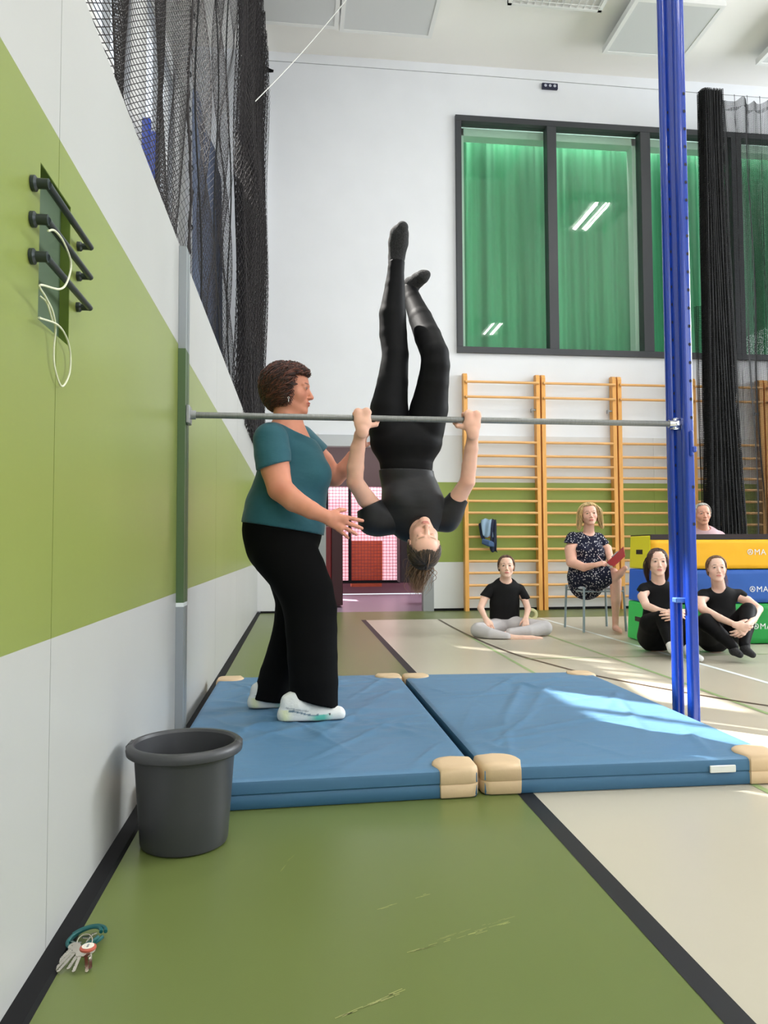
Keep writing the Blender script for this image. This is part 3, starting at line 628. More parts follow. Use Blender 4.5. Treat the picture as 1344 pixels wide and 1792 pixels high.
for k in range(3):
    z0, z1 = zs[k]+.003, zs[k+1]-.003
    f = [(0, 0), (1, 0), (1, 1), (0, 1)]
    b = MB(); V = [bxp(u, v, z) for z in (z0, z1) for (u, v) in f]; b.add(V, [(3, 2, 1, 0), (4, 5, 6, 7), (0, 1, 5, 4), (1, 2, 6, 5), (2, 3, 7, 6), (3, 0, 4, 7)])
    o = b.build('box_section', EN[k], r); o['label'] = ['green', 'blue', 'yellow'][k]+' foam section'
    bv = o.modifiers.new('edge', 'BEVEL'); bv.width = .012; bv.segments = 2
    b = MB(); n = 24; V = []; e = .006   # fabric sleeve wrapped around the long sides
    zz0, zz1 = z0+.004, (z1-.004 if k < 2 else z1-.045)
    for zq in np.linspace(zz0, zz1, 8):
        for i in range(n+1):
            q = np.array(bxp(i/n*.995+.003, 0, zq)); w = .004*math.sin(i*1.7+zq*30)+.003*math.sin(i*.6-zq*50); V.append((q[0]-uy[0]*(e+w*.5), q[1]-uy[1]*(e+w*.5), zq))
    m = n+1; b.add(V, [(j*m+i, j*m+i+1, (j+1)*m+i+1, (j+1)*m+i) for j in range(7) for i in range(n)]); o2 = b.build('fabric_sleeve', FR[k], o, 'all')
    s_ = o2.modifiers.new('thickness', 'SOLIDIFY'); s_.thickness = .006; s_.offset = 1
    if k == 2 or k == 0:
        b = MB(); hz = (z0+z1)/2+(.0 if k == 2 else .02); V = []
        for dv, dz in ((.36, -.020), (.66, -.020), (.66, .022), (.36, .022)):
            q = np.array(bxp(0, 1-dv, hz+dz)); V.append((q[0]-.0045*ux[0], q[1]-.0045*ux[1], q[2]))
        V += [(v_[0]+.02, v_[1], v_[2]) for v_ in V[:4]]
        b.add(V, [(0, 1, 2, 3), (0, 4, 5, 1), (1, 5, 6, 2), (2, 6, 7, 3), (3, 7, 4, 0)]); b.build('grip_slot', M_LID, o)
    px_, py_ = [(1318, 1101), (1312, 1036), (1308, 971)][k]
    # find where that spot lies on the front plane
    dr = FW+RT*(px_-672)/F_PX+UP*(896-py_)/F_PX; o3 = np.array([*bx0, 0]); nrm = np.array([uy[0], uy[1], 0])
    zm_ = (z0+z1)/2; tt = ((o3+nrm*(.035*zm_-.0155))-CAM)@nrm/(dr@nrm); q = CAM+tt*dr
    R3 = Matrix(((ux[0], 0, -uy[0]*-1*0+uy[0]*0-uy[0]*0+(-uy[0])*-0+ -uy[0]*0 + uy[0]*0, q[0]), (ux[1], 0, 0, q[1]), (0, 1, 0, q[2]), (0, 0, 0, 1)))
    R3 = Matrix(((ux[0], 0, -uy[0], q[0]), (ux[1], 0, -uy[1], q[1]), (0, 1, 0, q[2]), (0, 0, 0, 1)))
    txt('MA', .075, R3 @ Matrix.Translation((.062, 0, 0)), o)
    b = MB(); c = q+np.array([ux[0]*.026, ux[1]*.026, .026]); b.tube(circle(c, .023, 24, (ux[0], ux[1], 0), (0, 0, 1)), .0035, 6, closed=True)
    for s1 in (-1, 1): b.tube([c+np.array([0, 0, .014]), c+np.array([ux[0]*s1*.011, ux[1]*s1*.011, -.012])], .003, 6)
    b.tube([c+np.array([-ux[0]*.007, -ux[1]*.007, -.004]), c+np.array([ux[0]*.007, ux[1]*.007, -.004])], .0025, 6)
    b.build('round_emblem', M_TEXT, o)
b = MB(); z0, z1 = zs[3]-.044, zs[3]+.004; V = [bxp(u, v, z) for z in (z0, z1) for (u, v) in ((.003, -.02), (1, -.02), (1, 1), (.003, 1))]
b.add(V, [(3, 2, 1, 0), (4, 5, 6, 7), (0, 1, 5, 4), (1, 2, 6, 5), (2, 3, 7, 6), (3, 0, 4, 7)]); b.build('padded_lid', M_LID, r)
BOX_TOP = zs[3]

# ------------------------------------------------------------------ stool, tape roll
M_STL = mat('stool_leg', srgb(160, 174, 184), .35, metal=.3); M_SEAT = mat('stool_seat', srgb(206, 208, 220), .5)
r = thing('stool', 'light grey four legged stool under the seated woman in the dotted dress', 'stool', (3.2, 7.83, 0))
SH = .50
for x, y, lab in ((2.953, 8.09, 0), (2.962, 7.56, 0), (3.44, 8.10, 0), (3.44, 7.60, 0)):
    b = MB(); cx, cy = 3.2, 7.83; b.tube([(x, y, 0.001), (x+(cx-x)*.07, y+(cy-y)*.07, SH-.03)], .0125, 12); b.build('leg', M_STL, r, True)
b = MB(); b.box((2.97, 7.64, SH-.06), (3.42, 8.08, SH-.03), 0, .014); b.build('seat', M_SEAT, r)
b = MB(); b.tube([(2.975, 7.6, .42), (2.975, 8.06, .42), (3.42, 8.06, .42), (3.42, 7.6, .42), (2.975, 7.6, .42)], .009, 8); b.build('under_frame', M_STL, r)
q = P(930, 1062, 8.9); c = np.array([q[0], 8.9, .075])
b = MB(); b.lathe([(.04, -.02), (.04, .02), (.062, .024), (.072, .02), (.074, 0), (.072, -.02), (.062, -.024), (.04, -.02)], c, 32, 0, 1)
for s1 in (-1, 1): b.tube([c+np.array([s1*.03, 0, -.06]), c+np.array([s1*.055, -.03, -.074])], .006, 8)
tag(b.build('reel', mat('cream_plastic', srgb(214, 210, 160), .5), None, True), 'small cream coloured ring on the floor behind the cross-legged girl', 'reel')

# ------------------------------------------------------------------ nets
M_NET = mat('net_twine', (.030, .026, .027), .85); M_NETR = mat('net_twine_black', (.008, .008, .009), .85)
def quads_mesh(name, V, Q, m, parent=None):
    me = bpy.data.meshes.new(name); me.vertices.add(len(V)); me.vertices.foreach_set('co', V.astype(np.float32).ravel())
    me.loops.add(Q.size); me.loops.foreach_set('vertex_index', Q.astype(np.int32).ravel()); me.polygons.add(len(Q))
    me.polygons.foreach_set('loop_start', np.arange(0, Q.size, Q.shape[1], dtype=np.int32)); me.polygons.foreach_set('loop_total', np.full(len(Q), Q.shape[1], dtype=np.int32))
    me.update(calc_edges=True); me.validate(); me.materials.append(m); return link(name, me, parent)
def wires(A, B, rad):
    d = B-A; d /= np.maximum(np.linalg.norm(d, axis=1, keepdims=True), 1e-9)
    ref = np.where(np.abs(d[:, 2:3]) < .9, np.array([[0, 0, 1.]]), np.array([[1., 0, 0]])); n = np.cross(d, ref); n /= np.linalg.norm(n, axis=1, keepdims=True); m = np.cross(d, n); V = []
    for k in range(3):
        a = 2*np.pi*k/3; o = rad*(np.cos(a)*n+np.sin(a)*m); V += [A+o, B+o]
    V = np.stack(V, 1).reshape(-1, 3); base = np.arange(len(A))[:, None]*6
    Q = np.concatenate([base+np.array([[0, 2, 3, 1]]), base+np.array([[2, 4, 5, 3]]), base+np.array([[4, 0, 1, 5]])]); return V, Q
def net(name, surf, nu, nv, rad, m, parent=None, square=False):
    """diamond or square lattice of twine over surf(u, v)"""
    U, V_ = np.meshgrid(np.arange(nu+1), np.arange(nv+1), indexing='ij'); Pt = surf(U/nu, V_/nv)
    segs = []
    if square: segs = [(Pt[:-1, :], Pt[1:, :]), (Pt[:, :-1], Pt[:, 1:])]
    else:
        k = (U+V_) % 2 == 0
        a = Pt[:-1, :-1][k[:-1, :-1]], Pt[1:, 1:][k[:-1, :-1]]; b_ = Pt[1:, :-1][k[1:, :-1]], Pt[:-1, 1:][k[1:, :-1]]; segs = [a, b_]
    A = np.concatenate([s_[0].reshape(-1, 3) for s_ in segs]); B = np.concatenate([s_[1].reshape(-1, 3) for s_ in segs])
    V, Q = wires(A, B, rad); return quads_mesh(name, V, Q, m, parent)
NZ1_ = 7.72
ye = PX(331, 240, -.60)[1]
def s1(u, v):
    z = ZW-.02+v*(NZ1_-ZW); y = 1.4+u*(ye-1.4); y = y+.05*(1-v)*np.sin(u*3)
    x = -.66+.045*np.sin(y*7+z*.9)+.02*np.sin(y*17-z*1.7); return np.stack([x, y+.03*np.sin(z*1.3+y*4)*(1-u), z], -1)
r = thing('net_curtain', 'wide meshed net hanging above the left wall nearest the camera', 'net', (-.64, 2.6, ZW), 'nets hanging over the left wall')
net('netting', s1, 170, 400, .0019, M_NET, r)
zz = np.linspace(ZW-.02, NZ1_, 80); ed = np.stack([-.60+.012*np.sin(zz*5), ye+.02*np.sin(zz*2.1)+.012, zz], 1)
b = MB(); b.tube(ed, .007, 8); b.tube(ed+np.stack([.010*np.sin(zz*70), .010*np.cos(zz*70), 0*zz], 1), .004, 6); b.build('edge_rope', M_NET, r, True)
b = MB()
for z in np.arange(ZW+.06, NZ1_, .175):
    i = np.argmin(abs(zz-z)); c = ed[i]+np.array([.0, .026, 0]); b.tube(circle(c, .017, 18, (.5, .85, 0), (0, .25, .97)), .0042, 6, closed=True)
b.build('snap_rings', M_NETR, r, True); r.children[-1]['kind'] = 'stuff'
y2 = ye+.10
def s2(u, v):
    z = ZW-.02+v*(NZ1_-ZW); y = y2+u*(7.45-y2); lean = .25*(1-v)*np.sin(u*np.pi)
    x = -.67+.07*np.sin((y+lean+z*.35)*4.2)+.03*np.sin((y-z*.2)*11); return np.stack([x, y+lean*.6, z], -1)
r = thing('net_curtain', 'net in slanted folds over the left wall, between the roped edge and dark bunch', 'net', (-.66, 6.3, ZW), 'nets hanging over the left wall')
net('netting', s2, 150, 190, .0014, M_NET, r)
for k, (ya, yb, w) in enumerate(((y2+.02, y2+.35, .006), (5.1, 5.75, .006), (6.2, 6.75, .007))):
    b = MB(); z = np.linspace(ZW, NZ1_, 40); t = (z-ZW)/(NZ1_-ZW); b.tube(np.stack([-.60+.02*np.sin(z*3+k), yb+(ya-yb)*t, z], 1), w, 6); b.build('seam_cord', M_NETR, r, True)
r = thing('net_curtain', 'dark gathered bunch of net at the far end of the left wall', 'net', (-.5, 9.4, 2.1), 'nets hanging over the left wall')
for L in range(6):
    def s3(u, v, L=L):
        z = 2.16+v*(NZ1_-2.16); y = 7.5+u*(10.15-7.5)+.05*L; a = u*46+L*1.1
        x = -.60+.03*L*.6+.055*np.sin(a+.5*np.sin(z*1.3))+.05*u+.02*np.sin(z*2.1+L); return np.stack([x, y+.03*np.cos(a*1.7+z), z], -1)
    net('netting', s3, 150, 120, .0026, M_NET, r)
# slate blue cover seen through the second net
b = MB(); n = 14; V = []
rows = [(333, 354, 130), (334, 368, 230), (335, 380, 330), (337, 388, 430), (342, 393, 520), (356, 396, 585)]
for (xl, xr, y) in rows:
    for j in range(n+1):
        t = j/n; V.append(PX(xl+(xr-xl)*t, y, -.88+.02*math.sin(t*12)))
ya_, yb_ = PX(334, 300, -.88)[1], PX(390, 300, -.88)[1]; za_, zb_ = PX(334, 128, -.88)[2], PX(388, 300, -.88)[2]; V = []
for i in range(7):
    for j in range(n+1):
        t = j/n; zt = za_+(zb_-za_)*t; V.append((-.88+.02*math.sin(t*12+i*.3), ya_+(yb_-ya_)*t, zt+(ZW-.019-zt)*i/6))
b.add(V, [(i*(n+1)+j, i*(n+1)+j+1, (i+1)*(n+1)+j+1, (i+1)*(n+1)+j) for i in range(6) for j in range(n)])
o = tag(b.build('tarpaulin', mat('slate_cloth', srgb(66, 76, 98), .8), None, 'all'), 'slate blue cloth cover standing behind the nets on the left', 'cover'); solid(o, .01)
# right net: hangs from a steel wire in front of the back wall
YN = 9.62
wz0, wz1 = P(480, 107, 10.35), P(1230, 163, YN+.02)
zc = wz1[2]
b = MB(); b.tube([P(470, 106, 10.40), P(850, 133, 10.05), wz1, (9.9, YN+.02, zc-.02)], .004, 6); tag(b.build('steel_wire', M_GREYMETAL, None, True), 'thin steel wire stretched below the ceiling that carries the black net', 'wire')
r = thing('net_curtain', 'black sheer net curtain with dense folded edge before the right wall bars', 'net', (5.8, YN, 1.0))
xa = P(1224, 170, YN)[0]; xb = P(1257, 170, YN)[0]; xc0, xc1 = P(1236, 920, YN)[0], P(1306, 920, YN)[0]
def s4(u, v):
    z = .35+v*(zc-.05-.35); sc_ = .06*np.abs(np.sin(u*np.pi*16)) ; x = xb-.05+u*(9.0-xb); z = z-(sc_*(v > .98))
    return np.stack([x+.02*np.sin(z*2+u*30), YN+.05*np.sin(x*17)+.02*np.sin(x*41+z), z], -1)
net('sheer_panel', s4, 300, 480, .0026, M_NETR, r, True)
for L in range(5):
    def s5(u, v, L=L):
        z = .3+v*(zc-.3); w0 = xa+(xc0-xa)*(1-v)**1.3; w1 = xb+(xc1-xb)*(1-v)**1.5; a = u*60+L*1.9
        x = w0+(w1-w0)*u+.02*np.sin(a+z*.8+L); return np.stack([x, YN-.06+.03*L*.8+.05*np.sin(a*.9+.4*z), z], -1)
    net('gathered_fold', s5, 90, 260, .0036, M_NETR, r, True)
for L in range(2):                    # looser folds left of the bunch
    def s6(u, v, L=L):
        z = .35+v*(4.2-.35); xl = P(1222, 600, YN)[0]; x = xl+u*.42+.02*np.sin(u*30+z); return np.stack([x, YN+.02*L+.04*np.sin(u*22+L), z], -1)
    net('loose_fold', s6, 26, 200, .003, M_NETR, r, True)
b = MB()
for k in range(22):
    x = xb+.05+k*.19; x = min(x, 8.9); b.tube([(x, YN, zc), (x+.004, YN, zc-.14), (x+.02*math.sin(k), YN+.01, 2.0)], [.004, .003, .0025], 5)
b.build('hanging_cords', M_NETR, r, True); r.children[-1]['kind'] = 'stuff'

# ------------------------------------------------------------------ small fittings
q = P(962, 151.5, D-.02); b = MB(); b.box((q[0]-.12, D-.04, q[2]-.045), (q[0]+.12, D-.0005, q[2]+.045), 0, .008)
r = thing('wall_label', 'small dark blue wall fitting high up under the steel wire', 'wall fitting', (q[0], D, q[2])); b.build('housing', mat('dark_blue_box', srgb(34, 36, 66), .5), r)
b = MB()
for dx in (-.07, 0, .07): b.lathe([(0, 0), (.02, 0), (.022, -.004)], (q[0]+dx, D-.0412, q[2]), 16, 0, 1); b.box((q[0]+dx-.012, D-.0425, q[2]-.012), (q[0]+dx+.012, D-.0405, q[2]+.012), 0, .002)
b.build('socket', mat('socket_white', (.6, .62, .7), .5), r)
q = P(463, 120, 10.2); b = MB(); b.box((q[0]-.06, 10.15, q[2]-.13), (q[0]-.02, 10.24, q[2]+.12), 0, .01); b.tube([(q[0]-.04, 10.2, q[2]+.06), (q[0]+.06, 10.2, q[2]-.01), (q[0]+.12, 10.2, q[2]-.03)], .018, 10); b.tube([(q[0]-.04, 10.2, q[2]-.04), (q[0]+.1, 10.2, q[2]-.035)], .014, 10)
tag(b.build('pulley_bracket', M_BLACK, None, True), 'black bracket at the top corner of the nets where the wire starts', 'bracket')
b = MB(); a = PZ(606, 0, CEIL-.25); e = PX(444, 180, -.50); tt = np.linspace(0, 1, 12); b.tube([a+(e-a)*t-np.array([0, 0, .04*math.sin(math.pi*t)]) for t in tt], .006, 6)
tag(b.build('rope', mat('rope_white', (.8, .8, .76), .7), None, True), 'thin white rope running slantwise from the ceiling to the nets', 'rope')

# ------------------------------------------------------------------ smooth blended bodies: tapered limbs merged into one surface
def nrm(v): v = np.asarray(v, float); return v/max(np.linalg.norm(v), 1e-9)
def C(a, b, ra, rb, k=.02, n=None, s=1., op='u'): return dict(t='c', a=np.array(a, float), b=np.array(b, float), ra=ra, rb=rb, k=k, n=None if n is None else nrm(n), s=s, op=op)
def E(c, r, R=None, k=.02, op='u'): return dict(t='e', c=np.array(c, float), r=np.array(r, float), R=np.eye(3) if R is None else np.array(R, float), k=k, op=op)
def CH(pts, rs, k=.02, n=None, s=1.): return [C(pts[i], pts[i+1], rs[i], rs[i+1], k if i == 0 else min(k, .007), n, s) for i in range(len(pts)-1)]
def bounds(p):
    if p['t'] == 'plane': return np.full(3, -99.), np.full(3, 99.)
    if p['t'] == 'c':
        r = max(p['ra'], p['rb'])*max(1, p['s']); return np.minimum(p['a'], p['b'])-r, np.maximum(p['a'], p['b'])+r
    r = p['r'].max(); return p['c']-r, p['c']+r
def dist(p, X):
    if p['t'] == 'c':
        ba = p['b']-p['a']; L2 = max(ba@ba, 1e-12); q = X-p['a']; t = np.clip((q@ba)/L2, 0, 1); q = q-t[..., None]*ba
        d2 = (q*q).sum(-1)
        if p['n'] is not None: d2 = d2+(1/p['s']**2-1)*(q@p['n'])**2
        return np.sqrt(d2)-(p['ra']+(p['rb']-p['ra'])*t)
    q = (X-p['c'])@p['R']; l = np.sqrt(((q/p['r'])**2).sum(-1)); g = np.sqrt(((q/p['r']**2)**2).sum(-1))
    return l*(l-1)/np.maximum(g, 1e-6)
def field(prims, lo, hi, h):
    n = np.ceil((hi-lo)/h).astype(int)+1; ax = [lo[i]+h*np.arange(n[i]) for i in range(3)]; F_ = np.full(n, .06)
    for p in prims:
        a, b = bounds(p); pad = p['k']+.02+2*h; i0 = np.maximum(np.floor((a-pad-lo)/h).astype(int), 0); i1 = np.minimum(np.ceil((b+pad-lo)/h).astype(int)+1, n)
        if p['op'] == 'u' and (i1 <= i0).any(): continue
        if p['op'] == 'clip': i0 = np.zeros(3, int); i1 = n     # keep only the side of a plane / inside of a shape
        if (i1 <= i0).any(): continue
        sl = tuple(slice(i0[i], i1[i]) for i in range(3)); X = np.stack(np.meshgrid(*[ax[i][sl[i]] for i in range(3)], indexing='ij'), -1)
        f = F_[sl]
        if p['t'] == 'plane': d = (X-p['c'])@p['n']; F_[sl] = np.maximum(f, d); continue
        d = np.minimum(dist(p, X), .06); k = p['k']
        if p['op'] == 'u':
            hh = np.maximum(k-np.abs(f-d), 0)/k; F_[sl] = np.minimum(f, d)-hh*hh*k*.25
        elif p['op'] == 's':
            hh = np.maximum(k-np.abs(f+d), 0)/k; F_[sl] = np.maximum(f, -d)+hh*hh*k*.25
    return F_, ax
def PLANE(c, n): return dict(t='plane', c=np.array(c, float), n=nrm(n), k=.01, op='clip')   # removes the side n points to
def bounds_all(prims):
    B = [bounds(p) for p in prims if p['op'] == 'u']; return np.min([b[0] for b in B], 0), np.max([b[1] for b in B], 0)
def surface(prims, h, lo=None, hi=None, disp=None):
    L, H_ = bounds_all(prims); L = L-3*h-.004; H_ = H_+3*h+.004
    for p in prims:
        pass
    lo = L if lo is None else np.maximum(L, lo); hi = H_ if hi is None else np.minimum(H_, hi)
    lo = np.floor(lo/h)*h; F_, ax = field(prims, lo, hi, h)
    if disp is not None: X = np.stack(np.meshgrid(*ax, indexing='ij'), -1); F_ = F_-disp(X)*(np.abs(F_) < .05)
    S_ = F_ < 0; n = np.array(F_.shape)
    acc = np.zeros(tuple(n-1)+(3,)); cnt = np.zeros(tuple(n-1))
    def sub(A, dx, dy, dz): return A[dx:n[0]-1+dx, dy:n[1]-1+dy, dz:n[2]-1+dz]
    for axi in range(3):
        for i in (0, 1):
            for j in (0, 1):
                o0 = [0, 0, 0]; oo = [k for k in range(3) if k != axi]; o0[oo[0]] = i; o0[oo[1]] = j; o1 = list(o0); o1[axi] = 1
                f0, f1 = sub(F_, *o0), sub(F_, *o1); m = (f0 < 0) != (f1 < 0); t = np.where(m, f0/np.where(m, f0-f1, 1), 0)
                for k in range(3): acc[..., k] += m*(t if k == axi else o0[k])
                cnt += m
    act = cnt > 0; idx = -np.ones(tuple(n-1), int); idx[act] = np.arange(act.sum())
    cell = np.argwhere(act); V = lo+h*(cell+acc[act]/cnt[act][:, None]); Q = []
    for axi in range(3):
        oo = [k for k in range(3) if k != axi]; s0 = [slice(1, n[k]-1) for k in range(3)]; s0[axi] = slice(0, n[axi]-1); s1 = list(s0); s1[axi] = slice(1, n[axi])
        a, b = S_[tuple(s0)], S_[tuple(s1)]; e = np.argwhere(a != b)
        if not len(e): continue
        sg = a[tuple(e.T)]; e = e+np.array([0 if k == axi else 1 for k in range(3)]); q = []
        for (i, j) in ((0, 0), (1, 0), (1, 1), (0, 1)):
            c = e.copy(); c[:, oo[0]] -= i; c[:, oo[1]] -= j; q.append(idx[tuple(c.T)])
        q = np.stack(q, 1); fl = sg if axi != 1 else ~sg; q[~fl] = q[~fl][:, ::-1]; Q.append(q)
    Q = np.concatenate(Q) if Q else np.zeros((0, 4), int); Q = Q[(Q >= 0).all(1)]
    return V, Q
def smooth_v(V, Q, it=2, lam=.5):
    for _ in range(it):
        A = np.zeros_like(V); c = np.zeros(len(V))
        for a, b in ((0, 1), (1, 2), (2, 3), (3, 0)):
            np.add.at(A, Q[:, a], V[Q[:, b]]); np.add.at(A, Q[:, b], V[Q[:, a]]); np.add.at(c, Q[:, a], 1); np.add.at(c, Q[:, b], 1)
        g = c > 0; V = V.copy(); V[g] = V[g]*(1-lam)+lam*A[g]/c[g][:, None]
    return V
def skin_obj(name, pieces, m, parent, colfn=None, it=1):
    """pieces: list of (V, Q) that belong to ONE continuous body"""
    Vs, Qs, n = [], [], 0
    for V, Q in pieces: Vs.append(smooth_v(V, Q, it, .4)); Qs.append(Q+n); n += len(V)
    V = np.concatenate(Vs); Q = np.concatenate(Qs); me = bpy.data.meshes.new(name); me.vertices.add(len(V)); me.vertices.foreach_set('co', V.astype(np.float32).ravel())
    me.loops.add(Q.size); me.loops.foreach_set('vertex_index', Q.astype(np.int32).ravel()); me.polygons.add(len(Q))
    me.polygons.foreach_set('loop_start', np.arange(0, Q.size, 4, dtype=np.int32)); me.polygons.foreach_set('loop_total', np.full(len(Q), 4, dtype=np.int32))
    me.update(calc_edges=True); me.validate(); me.materials.append(m); me.polygons.foreach_set('use_smooth', [True]*len(me.polygons))
    if colfn is not None:
        a = me.color_attributes.new('col', 'FLOAT_COLOR', 'POINT'); cc = np.zeros(len(V)*3); Vv = np.empty(len(me.vertices)*3, np.float32); me.vertices.foreach_get('co', Vv); Vv = Vv.reshape(-1, 3)
        c = colfn(Vv.astype(float)); a.data.foreach_set('color', np.concatenate([c, np.ones((len(c), 1))], 1).astype(np.float32).ravel())
    return link(name, me, parent)
def cloth_obj(name, prims, h, m, parent, it=2, disp=None):
    V, Q = surface(prims, h, disp=disp); return skin_obj(name, [(V, Q)], m, parent, None, it)

# ------------------------------------------------------------------ head: local frame x = person's left-right, y = face forward, z = crown
def frame(fwd, up):
    f = nrm(fwd); u = nrm(np.array(up)-f*(np.array(up)@f)); x = np.cross(f, u); return np.stack([x, f, u], 1)    # columns: right, forward, up
class Head:
    def __init__(s, c, fwd, up, scale=1., wide=1., age=0, closed=False):
        s.c = np.array(c, float); s.R = frame(fwd, up); s.s = scale; s.w = wide; s.closed = closed
    def L(s, x, y, z): return s.c+s.R@(np.array([x*s.w, y, z])*s.s)
    def e(s, c, r, k, op='u', tilt=0):
        R = s.R
        if tilt: ct, st = math.cos(tilt), math.sin(tilt); R = R@np.array([[1, 0, 0], [0, ct, -st], [0, st, ct]])
        return E(s.L(*c), np.array(r)*s.s*np.array([s.w, 1, 1]), R, k*s.s, op)
    def cc(s, a, b, ra, rb, k, op='u'): return C(s.L(*a), s.L(*b), ra*s.s, rb*s.s, k*s.s, op=op)
    def prims(s):
        e, c = s.e, s.cc; P_ = [e((0, -.012, .03), (.073, .093, .081), .02), e((0, .024, -.022), (.058, .064, .080), .03), e((0, .045, .045), (.052, .040, .045), .02)]
        for k in (-1, 1): P_ += [c((k*.047, -.004, -.052), (k*.014, .064, -.094), .017, .015, .022), e((k*.036, .050, -.026), (.024, .024, .024), .022)]
        P_ += [e((0, .074, -.096), (.018, .014, .015), .016), e((0, .074, -.062), (.026, .018, .022), .016)]
        for k in (-1, 1): P_ += [e((k*.031, .096, .006), (.019, .014, .012), .014, 's'), e((k*.031, .0755, .006), (.0145, .0125, .0115), .005), c((k*.012, .086, .024), (k*.046, .070, .024), .0065, .005, .012)]
        P_ += [c((0, .084, .012), (0, .1045, -.030), .0068, .0105, .010), e((0, .105, -.033), (.0095, .008, .0075), .006)]
        for k in (-1, 1): P_ += [e((k*.0115, .093, -.036), (.0075, .009, .0065), .005)]
        P_ += [e((0, .0925, -.0585), (.021, .0075, .0045), .004), e((0, .091, -.0675), (.018, .0075, .0052), .004), e((0, .1, -.0628), (.024, .006, .0012), .003, 's')]
        for k in (-1, 1): P_ += [e((k*.075, -.004, -.004), (.0075, .019, .030), .008, tilt=-.2), e((k*.083, .002, -.002), (.005, .010, .017), .005, 's', tilt=-.2)]
        return P_
    def color(s, V, C0, skin, lip, brow=(.05, .03, .02), iris=(.05, .035, .03), blush=(.5, .12, .1)):
        q = (V-s.c)@s.R/s.s; q[:, 0] /= s.w; near = (np.abs(q[:, 0]) < .1) & (np.abs(q[:, 1]) < .13) & (np.abs(q[:, 2]) < .14)
        def mixin(w, col): nonlocal C0; C0 = C0*(1-w[:, None])+np.array(col)*w[:, None]
        def bump(c, r, sh=6.): d = np.sqrt((((q-np.array(c))/np.array(r))**2).sum(1)); return np.clip((1.15-d)*sh, 0, 1)*near
        mixin(.40*bump((0, .09, -.063), (.024, .02, .010), 4)+.45*bump((0, .09, -.063), (.021, .02, .007), 4), lip)
        for k in (-1, 1):
            mixin(.22*bump((k*.038, .06, -.022), (.026, .04, .022), 1.5), blush)
            mixin(.75*bump((k*.030, .085, .0285), (.0185, .02, .0038), 3), brow)
            if s.closed: mixin(.7*bump((k*.031, .088, .000), (.0155, .02, .0018), 3), brow)
            else:
                mixin(.75*bump((k*.031, .088, .0062), (.0145, .02, .0062), 3), brow); mixin(.7*bump((k*.031, .088, .0058), (.0112, .02, .0036), 4), (.55, .5, .48)); mixin(1.*bump((k*.031, .088, .006), (.0060, .02, .0055), 4), iris)
        mixin(.18*bump((0, .105, -.033), (.016, .015, .012), 2), blush)
        return C0
M_SKIN = mat('skin', (.6, .35, .25), .5, spec=.35, attr=True, sss=.12, vary=(35, .04))
def skin_color(V, base, spots=()):
    C0 = np.tile(base, (len(V), 1)).astype(float)
    for (c, r, col, w) in spots:
        d = np.linalg.norm(V-np.array(c), axis=1)/r; k = np.clip(1-d, 0, 1)*w; C0 = C0*(1-k[:, None])+np.array(col)*k[:, None]
    return C0

# hair: strands laid over the skull from the parting / crown
def hair(head, name, parent, base, n, phimax, off, r=.0016, seg=9, jitter=.004, curl=0., light=None, crown=(0, -.02), rng=1, tip=.35, fall=None, lift=0., cap=True, bulk=.4):
    g = np.random.default_rng(rng); b = MB(); Rr = np.array([.073*head.w, .093, .081]); c0 = np.array([0, -.012, .03])
    pm0, of0 = phimax, off; wr = lambda t: (t+math.pi) % (2*math.pi)-math.pi; phimax = lambda t: pm0(wr(t)); off = lambda t, q: of0(wr(t), q)
    def pt(th, ph, o):
        d = np.array([math.sin(ph)*math.sin(th), math.sin(ph)*math.cos(th), math.cos(ph)]); rr_ = Rr.copy()
        if ph > 1.5708:                      # below the widest line hair hangs, drawing in slightly
            q = ph-1.5708; w = max(math.cos(min(q, 1.5)), .02)**bulk; return np.array([math.sin(th)*w*(rr_[0]+o), c0[1]+math.cos(th)*w*(rr_[1]+o), c0[2]-.105*q])
        return c0+d*(rr_+o)
    if cap:       # closed under-layer
        nt, npz = 48, 16; V = []
        for i in range(npz+1):
            for j in range(nt):
                th = 2*math.pi*j/nt; ph = phimax(th)*.97*i/npz; V.append(head.c+head.R@(pt(th, ph, off(th, ph)*.62*(1 if i < npz else .3))*head.s))
        b.add(V, [(i*nt+j, (i+1)*nt+j, (i+1)*nt+(j+1) % nt, i*nt+(j+1) % nt) for i in range(npz) for j in range(nt)], 0, np.array(base)*.8)
    cr = np.array([crown[0], crown[1]])
    for _ in range(n):
        th = g.uniform(-math.pi, math.pi); pm = phimax(th); ph0 = pm*g.uniform(0, .8)**.8; ph1 = pm*g.uniform(.86, 1.04) if g.random() < .6 else min(pm, ph0+g.uniform(.25, .6)*pm)
        if ph1-ph0 < .15: ph0 = max(0, ph1-.3)
        sw = g.normal(0, .10); o1 = g.uniform(.75, 1.08); ph_ = []
        fz = g.uniform(0, 6.28); cu = curl*g.uniform(.4, 1.)
        for i in range(seg):
            t = i/(seg-1); ph = ph0+(ph1-ph0)*t; tt = th+sw*t+cu*.12*math.sin(fz+t*9)
            p = pt(tt, ph, off(tt, ph)*o1+lift*math.sin(math.pi*t)*.4+cu*.004*math.sin(fz+t*11))
            if i == seg-1: p = p-.0015*nrm(p-c0)
            ph_.append(head.c+head.R@(p*head.s))
        rad = r*head.s*g.uniform(.7, 1.3)*np.array([tip+(1-tip)*math.sin(math.pi*min(1, (i+.7)/seg*.95))**.5 for i in range(seg)]); rad[-1] *= .3
        cb = np.array(base)*g.uniform(.55, 1.5)
        if light is not None and g.random() < light[1]: cb = np.array(light[0])*g.uniform(.7, 1.2)
        b.tube(ph_, rad, 5, 0, False, cb)
    return b
M_HAIR = mat('hair', (.05, .03, .02), .42, spec=.5, attr=True)
